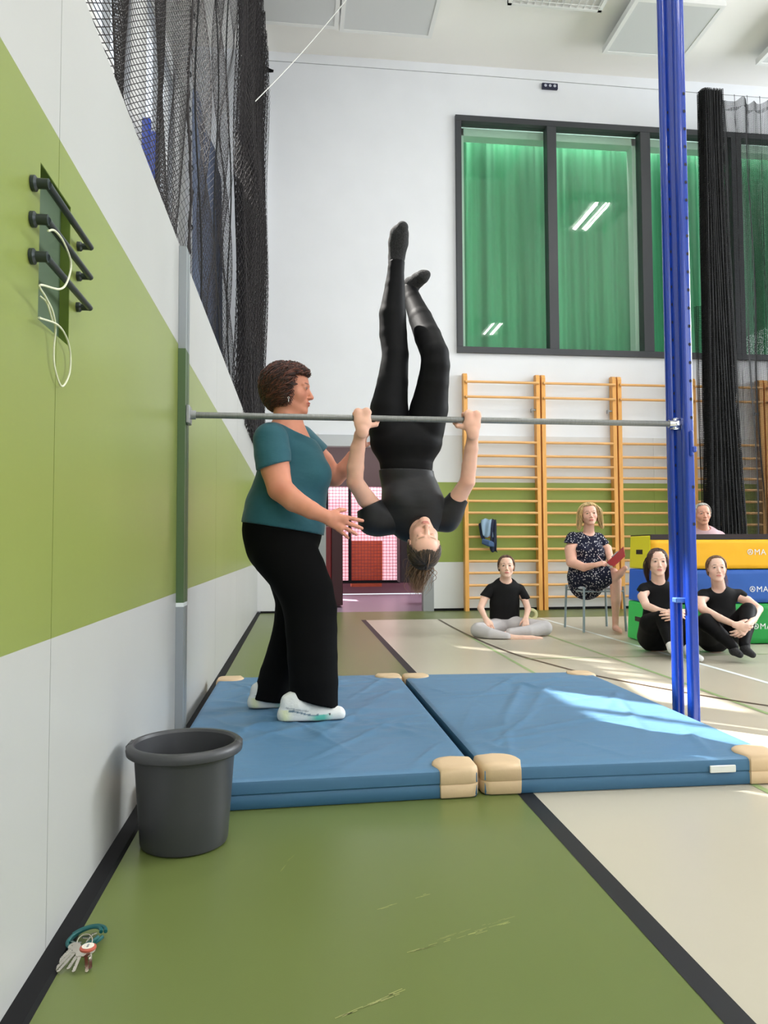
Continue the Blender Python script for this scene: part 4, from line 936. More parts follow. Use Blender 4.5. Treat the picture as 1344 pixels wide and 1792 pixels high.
def locks(b, paths, n, spread, r, base, g, curl=0., vary=(.55, 1.5)):
    """bundle of strands along a guide (tails, loose locks)"""
    for _ in range(n):
        o = g.normal(0, 1, 3); ph = g.uniform(0, 6.28); p = np.asarray(paths, float); m = len(p); t = np.linspace(0, 1, m)
        w = spread*np.interp(t, [0, .25, .7, 1], [.35, 1, .95, .5]); q = p+o*w[:, None]
        if curl: q = q+curl*np.stack([np.sin(t*14+ph), np.cos(t*12+ph), 0*t], 1)*t[:, None]
        q = spline(q, 4); b.tube(q, r*np.interp(np.linspace(0, 1, len(q)), [0, .2, 1], [.8, 1.1, .2]), 5, 0, False, np.array(base)*g.uniform(*vary))

# hand: palm plus five jointed fingers. wrist point, direction of fingers, palm normal (out of the palm), thumb side sign
def hand(w, d, pn, side, s=1., curl=(.3, .3, .3, .3), spread=.10, thumb=(.6, .3), fdir=None, k=.006):
    d = nrm(d); pn = nrm(np.array(pn)-d*(np.array(pn)@d)); x = np.cross(d, pn)*side      # x points to the thumb side
    w = np.array(w, float); out = []; T = lambda a, b, c: w+(x*a+d*b+pn*c)*s
    out += [C(T(.0, -.01, 0), T(.0, .03, .0), .026*s, .030*s, .012, pn, .68), C(T(-.012, .03, 0), T(-.018, .075, -.002), .022*s, .020*s, .014, pn, .62), C(T(.012, .03, 0), T(.018, .078, -.002), .022*s, .020*s, .014, pn, .62), C(T(.014, .012, .006), T(.028, .040, .008), .014*s, .012*s, .012)]
    L = ((.030, .080, .042, .026, .020), (.010, .085, .046, .029, .021), (-.011, .081, .043, .027, .020), (-.031, .072, .034, .021, .018)); R_ = (.0102, .0103, .0098, .0087)
    for i, (x0, y0, a, b, c) in enumerate(L):
        cu = curl[i]; sp = spread*(1.5-i)*.9; p = T(x0, y0-.004, -.001); ang = cu*.75; dirs = []
        for j, (ln, ad) in enumerate(((a, cu*.8), (b, cu*1.05), (c, cu*.8))):
            ang = ang+ad if j else cu*.9
            q = p+s*ln*((d*math.cos(ang)+pn*math.sin(ang))*math.cos(sp)+x*math.sin(sp)*(1 if ang < 1 else .4)); rr_ = R_[i]*s*(1-.1*j)
            out.append(C(p, q, rr_, rr_*.9, k*.5)); p = q
    tx, tc = thumb; p = T(.026, .022, .010); q = p+s*.038*nrm(x*math.sin(tx)+d*math.cos(tx)+pn*.35); r_ = q+s*.030*nrm(x*math.sin(tx-tc)+d*math.cos(tx-tc)+pn*(.35+tc)); 
    out += [C(p, q, .0125*s, .0105*s, .008), C(q, r_, .0102*s, .0082*s, .004)]
    return out

# ------------------------------------------------------------------ the standing woman
def smo(a, b, x): t = min(max((x-a)/(b-a), 0), 1); return t*t*(3-2*t)
def J(px, py, Y): return P(px, py, Y)
def chain(rows, k=.02, n=None, s=1., dr=0.):      # rows: (px, py, Y, half width)
    return CH([P(a, b, c) for a, b, c, _ in rows], [(w+dr)*S(c) for _, _, c, w in rows], k, n, s)
AY = (0, 1, 0)
def woman():
    Yt = 3.73
    root = thing('person', 'woman with short dark hair in teal t-shirt and black trousers, standing on the mat', 'person', (P(520, 1240, 3.6)[0], 3.62, .1))
    hd = Head(P(507, 684, 3.73), (1, -.16, -.03), (.03, 0, 1), 1.05)
    neck = [C(hd.L(0, -.022, -.05), P(502, 752, 3.735), .057, .066, .03), C(hd.L(0, .03, -.085), P(516, 752, 3.73), .03, .04, .03)]
    rows = [(501, 772, Yt, 40), (508, 812, Yt, 52), (508, 845, Yt, 58), (503, 872, Yt, 61), (498, 898, Yt, 64), (496, 930, Yt, 62)]
    tors = chain(rows, .03, AY, .86)+[C(P(484, 768, 3.62), P(513, 767, 3.87), .062, .058, .03), E(P(543, 826, 3.65), (.075, .07, .075), k=.04), E(P(543, 826, 3.81), (.075, .07, .075), k=.04), E(P(520, 780, 3.73), (.07, .12, .06), k=.03)]
    legs = []
    nl = [(500, 967, 3.64, 46), (536, 1040, 3.60, 34), (545, 1120, 3.56, 25), (540, 1225, 3.50, 15)]; fl_ = [(500, 967, 3.82, 46), (525, 1050, 3.81, 32), (500, 1140, 3.80, 22), (466, 1215, 3.79, 14)]
    legs = chain(nl, .02, AY, .75)+chain(fl_, .02, AY, .75)
    zc_ = hd.L(0, 0, -.13)[2]-.02
    pieces = [surface(hd.prims()+neck+tors, .0032, lo=np.array([-9, -9, zc_])), surface(neck+tors+legs, .0075, hi=np.array([9, 9, zc_+.0075]))]
    na = [(477, 775, 3.56, 26), (482, 822, 3.53, 25), (490, 855, 3.50, 22), (514, 876, 3.46, 19.5), (545, 893, 3.43, 15.5), (570, 904, 3.42, 11.5)]
    hn = hand(P(570, 904, 3.42), (1, .05, -.42), (-.05, 1, .0), 1, 1.06, (.20, .24, .28, .32), .15, (.80, .35))
    pieces.append(surface(chain(na, .02, AY, .9)+hn, .0032))
    fa = [(536, 778, 3.90, 22), (566, 808, 3.93, 18), (586, 836, 3.94, 15.5), (602, 822, 3.92, 14.5), (618, 800, 3.90, 12), (629, 785, 3.885, 9.5)]
    hf = hand(P(629, 785, 3.885), (.40, -.10, .9), (.9, -.25, -.4), 1, .98, (.35, .35, .4, .4), .06, (.9, .3))
    pieces.append(surface(chain(fa, .02)+hf, .004))
    base = np.array(srgb(214, 146, 120))
    def colf(V):
        C0 = skin_color(V, base, [(P(490, 858, 3.45), .07, srgb(196, 118, 96), .7), (P(480, 825, 3.5), .1, srgb(214, 140, 116), .5), (P(528, 765, 3.68), .1, srgb(212, 140, 118), .6), (P(606, 912, 3.42), .05, srgb(205, 132, 112), .6)])
        return hd.color(V, C0, base, srgb(176, 92, 84), srgb(70, 45, 36), iris=srgb(40, 30, 26))
    skin_obj('body', pieces, M_SKIN, root, colf)
    # t-shirt
    M_T = mat('teal_jersey', srgb(24, 86, 100), .75, bump=(5, .9, (1, 1, 1.8)), sheen=.15, vary=(4, .06))
    srows = [(505, 775, Yt, 46), (511, 812, Yt, 58), (511, 845, Yt, 63.5), (505, 870, Yt, 65.5), (499, 893, Yt, 69.5), (496, 918, Yt, 71.5), (494, 945, Yt, 70)]
    sp = chain(srows, .03, AY, .95)+[C(P(482, 768, 3.61), P(513, 767, 3.88), .070, .066, .04), E(P(547, 829, 3.65), (.092, .084, .085), k=.05), E(P(547, 829, 3.81), (.092, .084, .085), k=.05)]
    sp += [dict(C(P(478+19*i, 868+8*i+4*math.sin(i*2), 3.56-.01*i), P(530+9*i, 884+10*i, 3.58), .010, .004), op='s', k=.03) for i in range(4)]
    d1 = nrm(np.array([67., 0, -34.])); Rn = np.stack([d1, np.array([0, 1., 0]), np.cross(d1, (0, 1., 0))], 1)
    cutn = [E(P(513, 738, 3.735), (.165, .23, .062), Rn, .006, 's'), dict(C(P(503, 700, 3.735), P(505, 744, 3.735), .09, .075), op='s', k=.006)]
    hem = [PLANE(P(424, 914, Yt), (-23, 0, -140))]
    p1 = surface(sp+cutn+hem, .0055)
    a0, a1 = P(453, 823, 3.53), P(505, 808, 3.53); dd = a1-a0
    p2 = surface(chain([(474, 770, 3.565, 31), (477, 795, 3.55, 31.5), (480, 825, 3.53, 31)], .03, AY, .95)+cutn+[PLANE(a0, (dd[2], 0, -dd[0]))], .005)
    p3 = surface(chain([(525, 770, 3.87, 27), (560, 798, 3.92, 22)], .03)+[PLANE(P(561, 795, 3.9), (.8, .1, -.75))], .006)
    skin_obj('shirt', [p1, p2, p3], M_T, root, None, 2)
    # trousers
    M_BLK = mat('black_jersey', (.003, .003, .0033), .85, spec=.1, bump=(4, .3, (1, 1, .5)))
    pel = [(495, 908, Yt, 68), (494, 930, Yt, 68.5), (493, 948, Yt, 63.5)]
    nl = [(499, 967, 3.66, 57), (519, 1000, 3.62, 50.5), (535, 1034, 3.60, 47.5), (543, 1067, 3.59, 46), (545, 1101, 3.575, 44.5), (547, 1150, 3.55, 43), (549, 1195, 3.53, 42), (553, 1250, 3.51, 38)]
    fl_ = [(499, 967, 3.80, 57), (516, 1000, 3.80, 48), (525, 1050, 3.80, 42), (516, 1100, 3.80, 37), (503, 1140, 3.80, 34), (487, 1180, 3.80, 31.5), (468, 1240, 3.79, 30)]
    tp = chain(pel, .03, AY, .92)
    q0 = surface(tp+chain(nl, .02, AY, .85)+[PLANE(P(497, 1214, 3.52), (-22, 0, -80)), PLANE((0, 0, .113), (0, 0, -1))], .006)
    q1 = surface(chain(fl_, .02, AY, .85)+[PLANE(P(440, 1221, 3.8), (-8, 0, -60)), PLANE((0, 0, .113), (0, 0, -1))], .006)
    skin_obj('trousers', [q0, q1], M_BLK, root, None, 2)
    # shoes
    M_SH = mat('shoe', (.8, .8, .8), .6, attr=True, bump=(90, .15))
    for nm, x0, x1, yb, Y, sc in (('near', 488, 604, 1257.5, 3.49, 1.), ('far', 436, 540, 1238, 3.79, .92)):
        zb = .1025; k = S(Y); X0 = P(x0, yb, Y)[0]; X1 = P(x1, yb, Y)[0]; L = X1-X0; f = lambda t, z, dy=0: np.array([X0+L*t, Y+dy, zb+z])
        pr = [C(f(.14, .050), f(.30, .062), .038, .040, .02), C(f(.14, .085), f(.22, .100), .034, .033, .02), C(f(.30, .055), f(.62, .034), .042, .036, .03), C(f(.62, .032), f(.88, .026), .040, .028, .02), C(f(.12, .018), f(.55, .016), .042, .043, .012), C(f(.55, .016), f(.90, .020), .045, .032, .012), E(f(.06, .03), (.02, .03, .022), k=.02), PLANE(f(0, 0), (0, 0, -1)), PLANE(f(.2, .125), (0, 0, 1))]
        V, Q = surface(pr, .0045); 
        def cf(V, X0=X0, L=L, zb=zb):
            t = (V[:, 0]-X0)/L; z = V[:, 2]-zb; c = np.tile((.78, .80, .78), (len(V), 1)).astype(float)
            def m(w, col): nonlocal c; w = np.clip(w, 0, 1)[:, None]; c = c*(1-w)+np.array(col)*w
            m(np.exp(-((t-.62)/.13)**2)*(z < .03)*1.2, srgb(96, 196, 178)); m(np.exp(-((t-.10)/.08)**2)*(z < .05)*.6, srgb(214, 222, 150))
            m((np.abs(z-.036-.01*np.sin(t*9)) < .0035)*(t > .15)*(t < .6)*.9, srgb(90, 120, 140)); m((np.abs(z-.066+.05*t) < .003)*(t > .1)*(t < .45)*.6, srgb(120, 130, 140)); m((np.abs(t-.76) < .012)*(z > .022)*(z < .034), (.05, .05, .05)); m((z < .004)*.5, (.3, .3, .3))
            return c
        skin_obj('shoe', [(V, Q)], M_SH, root, cf)
    # hair
    def pm(th):
        a = abs(th); v = 1.12+.08*math.sin(th*2+.6); v = v+(2.62-v)*smo(1.12, 1.50, a); return v+.18*smo(2.0, 2.8, a)
    def of(th, ph):
        a = abs(th); o = .020+.010*math.sin(min(ph, 1.6))+.008*smo(1.8, 3., a); return o-(.012*smo(.9, 1.3, ph) if a < 1.1 else 0)
    b = hair(hd, 'hair', root, srgb(52, 28, 22), 2300, pm, of, .0019, 9, curl=2.6, light=(srgb(108, 60, 44), .32), rng=3, bulk=.50)
    b.build('hair', M_HAIR, root, 'all', True)
    ec = hd.L(.094, .012, -.052); b = MB(); b.tube(circle(ec, .004, 14, (1, 0, 0), (0, 0, 1)), .001, 6, closed=True); b.tube([ec+np.array([0, 0, -.006]), ec+np.array([0, 0, -.016]), ec+np.array([0, 0, -.022])], [.001, .002, .0008], 8); b.build('earring', M_CHROME, root, True)
woman()

# ------------------------------------------------------------------ the gymnast hanging upside down from the bar
M_LEG = mat('black_leggings', (.004, .004, .005), .6, spec=.15, bump=(5, .15))
M_TOP = mat('charcoal_top', (.009, .009, .011), .5, spec=.35, bump=(4, .35, (1, 1, 2.5)), sheen=.1)
def gymnast():
    Y = 3.78
    root = thing('person', 'girl in black top and leggings hanging upside down from the bar', 'person', (P(715, 735, Y)[0], Y, 1.5))
    hd = Head(P(742, 953, 3.63), (.02, -.78, .625), (-.03, -.625, -.78), 1.0, .98, closed=True)
    sh = P(726, 905, 3.77)
    neck = [C(hd.L(0, -.02, -.05), sh, .052, .060, .03)]
    tr = [(722, 900, 3.77, 44), (722, 885, 3.77, 50), (718, 867, 3.77, 48), (714.5, 845, 3.78, 44), (711, 822, 3.78, 42), (710.5, 789, 3.79, 50)]
    tors = chain(tr, .03, AY, .58)+[C(P(672, 903, 3.78), P(780, 901, 3.78), .06, .06, .03)]
    ll = [(679, 754, 3.80, 29), (682, 715, 3.80, 30), (687, 670, 3.80, 24.5), (692, 621, 3.80, 20.5), (688, 585, 3.82, 21.5), (687, 550, 3.82, 21), (691, 500, 3.81, 14.5), (693, 470, 3.80, 11.5), (696, 440, 3.79, 12), (697, 415, 3.76, 14), (703, 400, 3.73, 9)]
    rl = [(743, 754, 3.80, 29), (751, 715, 3.79, 30), (758, 670, 3.75, 25), (762, 640, 3.73, 23), (761, 620, 3.73, 22), (749, 590, 3.80, 21), (736, 558, 3.88, 18), (722, 525, 3.96, 13), (717, 508, 3.99, 11), (724, 497, 3.98, 10.5), (736, 487, 3.95, 10.5), (744, 482, 3.93, 7.5)]
    zc_ = P(740, 903, 3.7)[2]-.0
    bigp = tors+chain(ll, .02)+chain(rl, .02)
    pieces = [surface(hd.prims()+neck+tors, .0030, hi=np.array([9, 9, zc_+.02])), surface(bigp+neck, .0075, lo=np.array([-9, -9, zc_]))]
    kb = S(3.6)
    for (arm, hx, side) in (([(660, 895, 3.78, 17), (640, 872, 3.72, 16), (621, 843, 3.66, 14.5), (622, 818, 3.64, 15), (626, 785, 3.61, 13), (630.5, 761, 3.585, 9.8)], 631.5, -1), ([(785, 893, 3.78, 17), (802, 870, 3.72, 15.5), (818, 843, 3.66, 13.5), (821, 815, 3.64, 13), (825, 785, 3.61, 12), (827.5, 760, 3.585, 9.5)], 825, 1)):
        bx_ = P(hx, 735, 3.58)[0]; bc_ = bar_at(bx_); s_ = 1.12
        w = np.array([bc_[0]-side*.002, bc_[1]-.0255, bc_[2]+.0225-.076*s_])
        rows = chain(arm, .02)+[C(P(arm[-1][0], arm[-1][1], arm[-1][2]), w, arm[-1][3]*S(3.58), .026, .015)]
        pieces.append(surface(rows+hand(w, (0, 0, 1), (0, 1, 0), side, s_, (1.52, 1.5, 1.5, 1.48), .045, (1.35, .8)), .003))
    base = np.array(srgb(236, 186, 164))
    def colf(V):
        C0 = skin_color(V, base, [(P(630, 733, 3.57), .05, srgb(226, 160, 136), .8), (P(822, 733, 3.57), .05, srgb(226, 160, 136), .8), (P(621, 845, 3.62), .05, srgb(222, 158, 132), .5), (P(818, 845, 3.62), .05, srgb(222, 158, 132), .5)])
        return hd.color(V, C0, base, srgb(206, 120, 116), srgb(150, 112, 84), blush=(.72, .28, .25))
    skin_obj('body', pieces, M_SKIN, root, colf)
    # leggings and socks
    pel = [(711, 825, 3.78, 44.5), (711, 812, 3.78, 47), (710.5, 789, 3.79, 57)]
    def add(rows, d): return [(a, b, c, w+d) for a, b, c, w in rows]
    l2 = add(ll, 3.0); r2 = add(rl, 3.0); l2[0] = (679.5, 754, 3.80, 34.5); r2[0] = (743.5, 754, 3.80, 34.5); l2[1] = (681, 715, 3.80, 33.5); r2[1] = (751, 715, 3.79, 34)
    V, Q = surface(chain(pel, .03, AY, .64)+[E(P(711, 774, 3.79), (.187, .115, .105), k=.03)]+chain(l2[:9], .012)+chain(r2[:9], .012)+[PLANE(P(711, 832, 3.78), (0, 0, -1)), PLANE(P(693, 458, 3.8), (0, 0, 1))], .005)
    skin_obj('leggings', [(V, Q)], M_LEG, root, None, 2)
    M_SOCK = mat('speckled_sock', (.02, .02, .022), .85, bump=(140, .5), vary=(160, .9))
    foot1 = [(692, 478, 3.80, 11.5), (693, 460, 3.80, 13.8), (694, 450, 3.80, 15), (697, 425, 3.775, 18), (699, 410, 3.75, 17), (704, 398, 3.72, 11)]
    foot2 = [(718, 512, 3.99, 13.5), (721, 500, 3.99, 13.5), (731, 490, 3.96, 13), (740, 484, 3.93, 12), (746, 480.5, 3.92, 8)]
    cloth_obj('sock', chain(foot1, .02)+[E(P(692, 438, 3.83), (.035, .035, .04), k=.02)], .0045, M_SOCK, root)
    cloth_obj('sock', chain(foot2, .02)+[E(P(716, 497, 4.0), (.03, .035, .035), k=.02)], .0045, M_SOCK, root)
    # top
    srows = [(724, 903, 3.77, 48), (725, 889, 3.77, 55.5), (719.5, 867, 3.77, 52.5), (714.5, 845, 3.78, 48), (711, 826, 3.78, 48), (710.5, 805, 3.785, 52)]
    sp = chain(srows, .03, AY, .66)+[C(P(668, 905, 3.78), P(782, 902, 3.78), .074, .072, .03), E(P(696, 872, 3.715), (.062, .05, .055), k=.05), E(P(748, 874, 3.715), (.062, .05, .055), k=.05), E(P(724, 925, 3.80), (.09, .06, .05), k=.03)]
    cut = [dict(E(hd.L(0, .03, -.05), (.082, .085, .085), k=.01), op='s')]
    wv = [PLANE(P(711, 823, 3.78), (0.02, 0, 1))]
    p1 = surface(sp+cut+wv, .0045)
    u = P(632, 891, 3.72); v = P(667, 874, 3.72); d = v-u
    p2 = surface([C(P(690, 908, 3.78), P(655, 897, 3.76), .078, .066, .03), C(P(655, 897, 3.76), P(636, 868, 3.72), .066, .058, .03), E(P(662, 918, 3.77), (.092, .07, .062), k=.03), E(P(645, 905, 3.75), (.052, .06, .075), k=.03), PLANE(u, (-d[2], 0, d[0]))], .0045)
    u = P(793, 864, 3.72); v = P(816, 877, 3.72); d = v-u
    p3 = surface([C(P(762, 905, 3.78), P(788, 895, 3.76), .072, .062, .03), C(P(788, 895, 3.76), P(808, 862, 3.72), .062, .050, .03), E(P(783, 912, 3.77), (.06, .06, .058), k=.03), PLANE(u, (-d[2], 0, d[0]))], .0045)
    skin_obj('top', [p1, p2, p3], M_TOP, root, None, 2)
    def pm(th): a = abs(th); return .92+.10*math.cos(th*6)*0+(2.25-.92)*smo(.75, 1.75, a)
    def of(th, ph): return .006+.004*math.sin(ph)
    b = hair(hd, 'hair', root, srgb(62, 48, 38), 1500, pm, of, .0016, 9, light=(srgb(110, 86, 62), .18), rng=4)
    for k in range(-2, 3):     # pale parting
        b.tube([hd.L(.012+k*.0006, .075-.012, .090), hd.L(.012+k*.0006, .03, .1175), hd.L(.012, -.03, .1205), hd.L(.012, -.07, .103)], .0014, 5, 0, False, np.array(srgb(176, 140, 116)))
    b.build('hair', M_HAIR, root, 'all', True)
    g = np.random.default_rng(9); b = MB(); s0 = hd.L(0, -.098, .055)
    path = [hd.L(0, -.085, .05), s0, s0+np.array([-.012, .015, -.03]), P(733, 1012, 3.70), P(731, 1033, 3.69)]
    locks(b, path, 340, .028, .0013, srgb(140, 106, 78), g, .016, (.5, 1.6)); 
    b.build('ponytail', M_HAIR, root, 'all', True)
    b = MB(); b.tube(circle(s0+np.array([-.004, .005, -.010]), .019, 20, (1, 0, 0), (0, 1, .2)), .005, 8, closed=True); b.build('hair_tie', M_BLACK, root, True)
gymnast()

# ------------------------------------------------------------------ the people sitting at the back
def sitter(label, base_pt, hd, sex, neckto, body, arms, cloth, hairspec, skin, lipc, extra=None, shrink=1.):
    root = thing('person', label, 'person', base_pt)
    neck = [C(hd.L(0, -.018, -.05), neckto, .050*hd.s, .058*hd.s, .02)]
    zc_ = hd.L(0, 0, -.125)[2]-.005
    pieces = [surface(hd.prims()+neck+body, .0046, lo=np.array([-9, -9, zc_])), surface(neck+body, .010, hi=np.array([19, 19, zc_+.01]))]
    for a in arms: pieces.append(surface(a, .0048))
    sk = np.array(skin)
    skin_obj('body', pieces, M_SKIN, root, lambda V: hd.color(V, skin_color(V, sk), sk, lipc, hairspec['brow'], iris=srgb(44, 34, 30), blush=(.72, .28, .25)))
    for nm, plist, m, h in cloth: skin_obj(nm, [surface(p_, h) for p_ in plist], m, root, None, 2)
    b = hair(hd, 'hair', root, hairspec['col'], hairspec['n'], hairspec['pm'], hairspec['of'], .0028, 8, curl=hairspec.get('curl', 0), light=hairspec.get('light'), rng=hairspec.get('rng', 1), bulk=hairspec.get('bulk', .4))
    if 'locks' in hairspec:
        g = np.random.default_rng(5)
        for path, n, sp, cu in hairspec['locks']: locks(b, path, n, sp, .0028, hairspec['col'], g, cu)
    b.build('hair', M_HAIR, root, 'all', True)
    return root
def tied(front, side=2.2):
    return lambda th: front+(side-front)*smo(.7, 1.6, abs(th))
flat = lambda th, ph: .007+.004*math.sin(min(ph, 3))
M_TEE = mat('black_tee', (.008, .008, .009), .8, spec=.2, bump=(5, .4)); M_GREYP = mat('grey_sweatpants', srgb(196, 192, 194), .85, bump=(6, .8, (1, 1, 1.5)))

# girl sitting cross-legged
hd = Head(P(886, 992, 7.5), (-.22, -.96, .10), (.02, .1, 1), 1.03)
body = [C(P(862, 1030, 7.55), P(908, 1031, 7.55), .048, .048, .02)]+chain([(884, 1034, 7.55, 23), (883, 1055, 7.56, 24), (883, 1080, 7.58, 24), (885, 1094, 7.6, 26)], .03, AY, .62)
body += chain([(870, 1096, 7.5, 11), (836, 1102, 7.3, 9), (895, 1116, 7.12, 6)], .02)+chain([(900, 1095, 7.5, 11), (954, 1098, 7.32, 9), (892, 1108, 7.25, 6)], .02)
body += chain([(893, 1116.5, 7.12, 6), (915, 1117, 7.1, 5.5), (930, 1117, 7.1, 5.2), (947, 1117.5, 7.1, 3.6)], .01)+chain([(892, 1108, 7.25, 5), (868, 1113, 7.22, 4.5)], .01)
aL = chain([(858, 1036, 7.54, 7), (848, 1046, 7.52, 7), (841, 1064, 7.46, 5.8), (850, 1083, 7.34, 4.3)], .01)+hand(P(850, 1083, 7.34), (.35, -.5, -.75), (.1, .75, -.6), 1, .92, (.4, .45, .5, .5), .05)
aR = chain([(908, 1036, 7.54, 7), (918, 1048, 7.52, 6.6), (924, 1066, 7.46, 5.6), (920, 1082, 7.34, 4.2)], .01)+hand(P(920, 1082, 7.34), (-.15, -.5, -.75), (-.1, .75, -.6), -1, .92, (.4, .45, .5, .5), .05)
tee = [C(P(862, 1031, 7.55), P(908, 1032, 7.55), .060, .060, .02)]+chain([(884, 1034, 7.55, 26), (883, 1055, 7.56, 27), (883, 1080, 7.57, 27)], .03, AY, .66)+[dict(E(P(885, 1016, 7.53), (.068, .075, .052), k=.008), op='s'), PLANE(P(883, 1083, 7.55), (0, 0, -1))]
sl1 = [C(P(860, 1031, 7.55), P(845, 1048, 7.52), .058, .050, .02), PLANE(P(848, 1044, 7.52), (-.35, 0, -1))]; sl2 = [C(P(909, 1032, 7.55), P(921, 1050, 7.52), .058, .048, .02), PLANE(P(920, 1049, 7.52), (.35, 0, -1))]
pants = chain([(884, 1086, 7.58, 27), (885, 1096, 7.6, 28)], .03, AY, .7)+chain([(870, 1097, 7.52, 15), (837, 1103, 7.3, 13.5), (858, 1110, 7.18, 11), (886, 1115, 7.12, 8.5)], .03)+chain([(900, 1094, 7.5, 15), (953, 1099, 7.32, 13.5), (925, 1105, 7.25, 10.5), (893, 1108, 7.24, 9)], .03)+[PLANE((0, 0, .006), (0, 0, -1))]
sitter('girl sitting cross-legged on the floor in black t-shirt and pale grey sweatpants', (P(886, 1100, 7.45)[0], 7.45, 0), hd, 'f', P(884, 1026, 7.56), body, [aL, aR],
       [('shirt', [tee, sl1, sl2], M_TEE, .0075), ('sweatpants', [pants], M_GREYP, .0075)],
       dict(col=srgb(84, 56, 40), brow=srgb(96, 66, 50), n=900, pm=tied(.86), of=flat, rng=11, light=(srgb(130, 92, 66), .2)), srgb(240, 198, 178), srgb(206, 110, 110))

# woman on the stool
M_DOT = bpy.data.materials.new('dotted_dress'); M_DOT.use_nodes = True; nt = M_DOT.node_tree; pb = nt.nodes['Principled BSDF']; pb.inputs['Roughness'].default_value = .85; pb.inputs['Specular IOR Level'].default_value = .2
tc = nt.nodes.new('ShaderNodeTexCoord'); vo = nt.nodes.new('ShaderNodeTexVoronoi'); vo.inputs['Scale'].default_value = 46; cr = nt.nodes.new('ShaderNodeValToRGB'); cr.color_ramp.elements[0].position = .26; cr.color_ramp.elements[0].color = (.62, .6, .64, 1); cr.color_ramp.elements[1].position = .33; cr.color_ramp.elements[1].color = (*srgb(30, 32, 52), 1)
nt.links.new(tc.outputs['Object'], vo.inputs[0]); nt.links.new(vo.outputs[0], cr.inputs[0]); nt.links.new(cr.outputs[0], pb.inputs[0])
hd = Head(P(1031, 900, 7.82), (-.18, -.97, .02), (-.08, 0, 1), 1.05, 1.12)
body = [C(P(1004, 943, 7.88), P(1048, 942, 7.88), .062, .058, .03)]+chain([(1028, 956, 7.88, 24), (1030, 975, 7.87, 27), (1027, 1000, 7.86, 29), (1026, 1014, 7.86, 29)], .03, AY, .75)
body += chain([(1015, 1014, 7.8, 17), (1062, 1008, 7.45, 12), (1077, 1016, 7.42, 10.5), (1078, 1048, 7.45, 9.3), (1077, 1080, 7.52, 5.5)], .03)+chain([(1077, 1082, 7.52, 5.8), (1077, 1099, 7.53, 5.5), (1084, 1103, 7.35, 4.5), (1087, 1106, 7.28, 3)], .01)
body += chain([(1040, 1016, 7.8, 17), (1072, 1004, 7.42, 11), (1077, 1011, 7.38, 7), (1086, 1003, 7.33, 6.5), (1094, 994, 7.30, 4.6)], .02)
aL = chain([(1006, 947, 7.87, 10), (999, 962, 7.83, 11.2), (1000, 984, 7.76, 9.2), (1022, 993, 7.62, 7.6), (1042, 989, 7.5, 5)], .01)+hand(P(1042, 989, 7.5), (.85, -.3, .25), (.1, .6, -.7), 1, .95, (.7, .8, .9, .9), .04, (.7, .5))
aR = chain([(1046, 947, 7.88, 8), (1063, 960, 7.84, 7.5), (1068, 978, 7.72, 6.4), (1070, 986, 7.55, 4.6)], .01)+hand(P(1070, 986, 7.55), (.2, -.75, .1), (-.2, .0, .9), -1, .92, (.5, .6, .7, .7), .04)
dr = [C(P(1004, 944, 7.88), P(1047, 943, 7.88), .076, .068, .03)]+chain([(1028, 956, 7.88, 27), (1030, 974, 7.87, 31.5), (1027, 998, 7.86, 33), (1026, 1018, 7.86, 33)], .04, AY, .8)+[E(P(1019, 962, 7.76), (.07, .06, .06), k=.05), E(P(1042, 962, 7.76), (.07, .06, .06), k=.05), dict(E(P(1032, 927, 7.82), (.078, .10, .072), k=.008), op='s')]
sk = chain([(1020, 1010, 7.84, 28), (1050, 1010, 7.55, 22), (1066, 1007, 7.44, 17)], .04)+[C(P(1012, 1026, 7.8), P(1045, 1026, 7.6), .05, .05, .04), PLANE(P(1070, 1012, 7.42), (.92, -.35, .12))]
s1_ = [C(P(1003, 943, 7.88), P(997, 958, 7.84), .078, .080, .03), PLANE(P(999, 951, 7.84), (-.12, 0, -1))]; s2_ = [C(P(1047, 943, 7.88), P(1058, 954, 7.86), .064, .058, .03), PLANE(P(1058, 953, 7.86), (.5, 0, -1))]
def of_s(th, ph): return .012+.010*math.sin(min(ph, 3))
hl = [([hd.L(-k*.045, .03, .10), hd.L(-k*.082, .02, .03), hd.L(-k*.092, -.005, -.05), hd.L(-k*.10, -.01, -.115), hd.L(-k*.108-.0, .005, -.15)], 240, .012, .006) for k in (-1, 1)]
r_s = sitter('blonde woman in a navy dotted dress sitting on the stool with a red folder', (P(1030, 1060, 7.8)[0], 7.8, .5), hd, 'f', P(1030, 936, 7.88), body, [aL, aR],
       [('dress', [dr, sk, s1_, s2_], M_DOT, .008)],
       dict(col=srgb(208, 176, 122), brow=srgb(150, 116, 84), n=1100, pm=lambda th: .95+(2.6-.95)*smo(.8, 1.4, abs(th)), of=of_s, rng=12, light=(srgb(236, 214, 160), .4), bulk=.15, locks=hl), srgb(238, 186, 166), srgb(200, 96, 100))
b = MB(); b.tube(circle(P(1040, 989, 7.51), .032, 18, (0, .9, .3), (.25, 0, 1)), .003, 6, closed=True); b.build('wristband', M_BLACK, r_s, True)
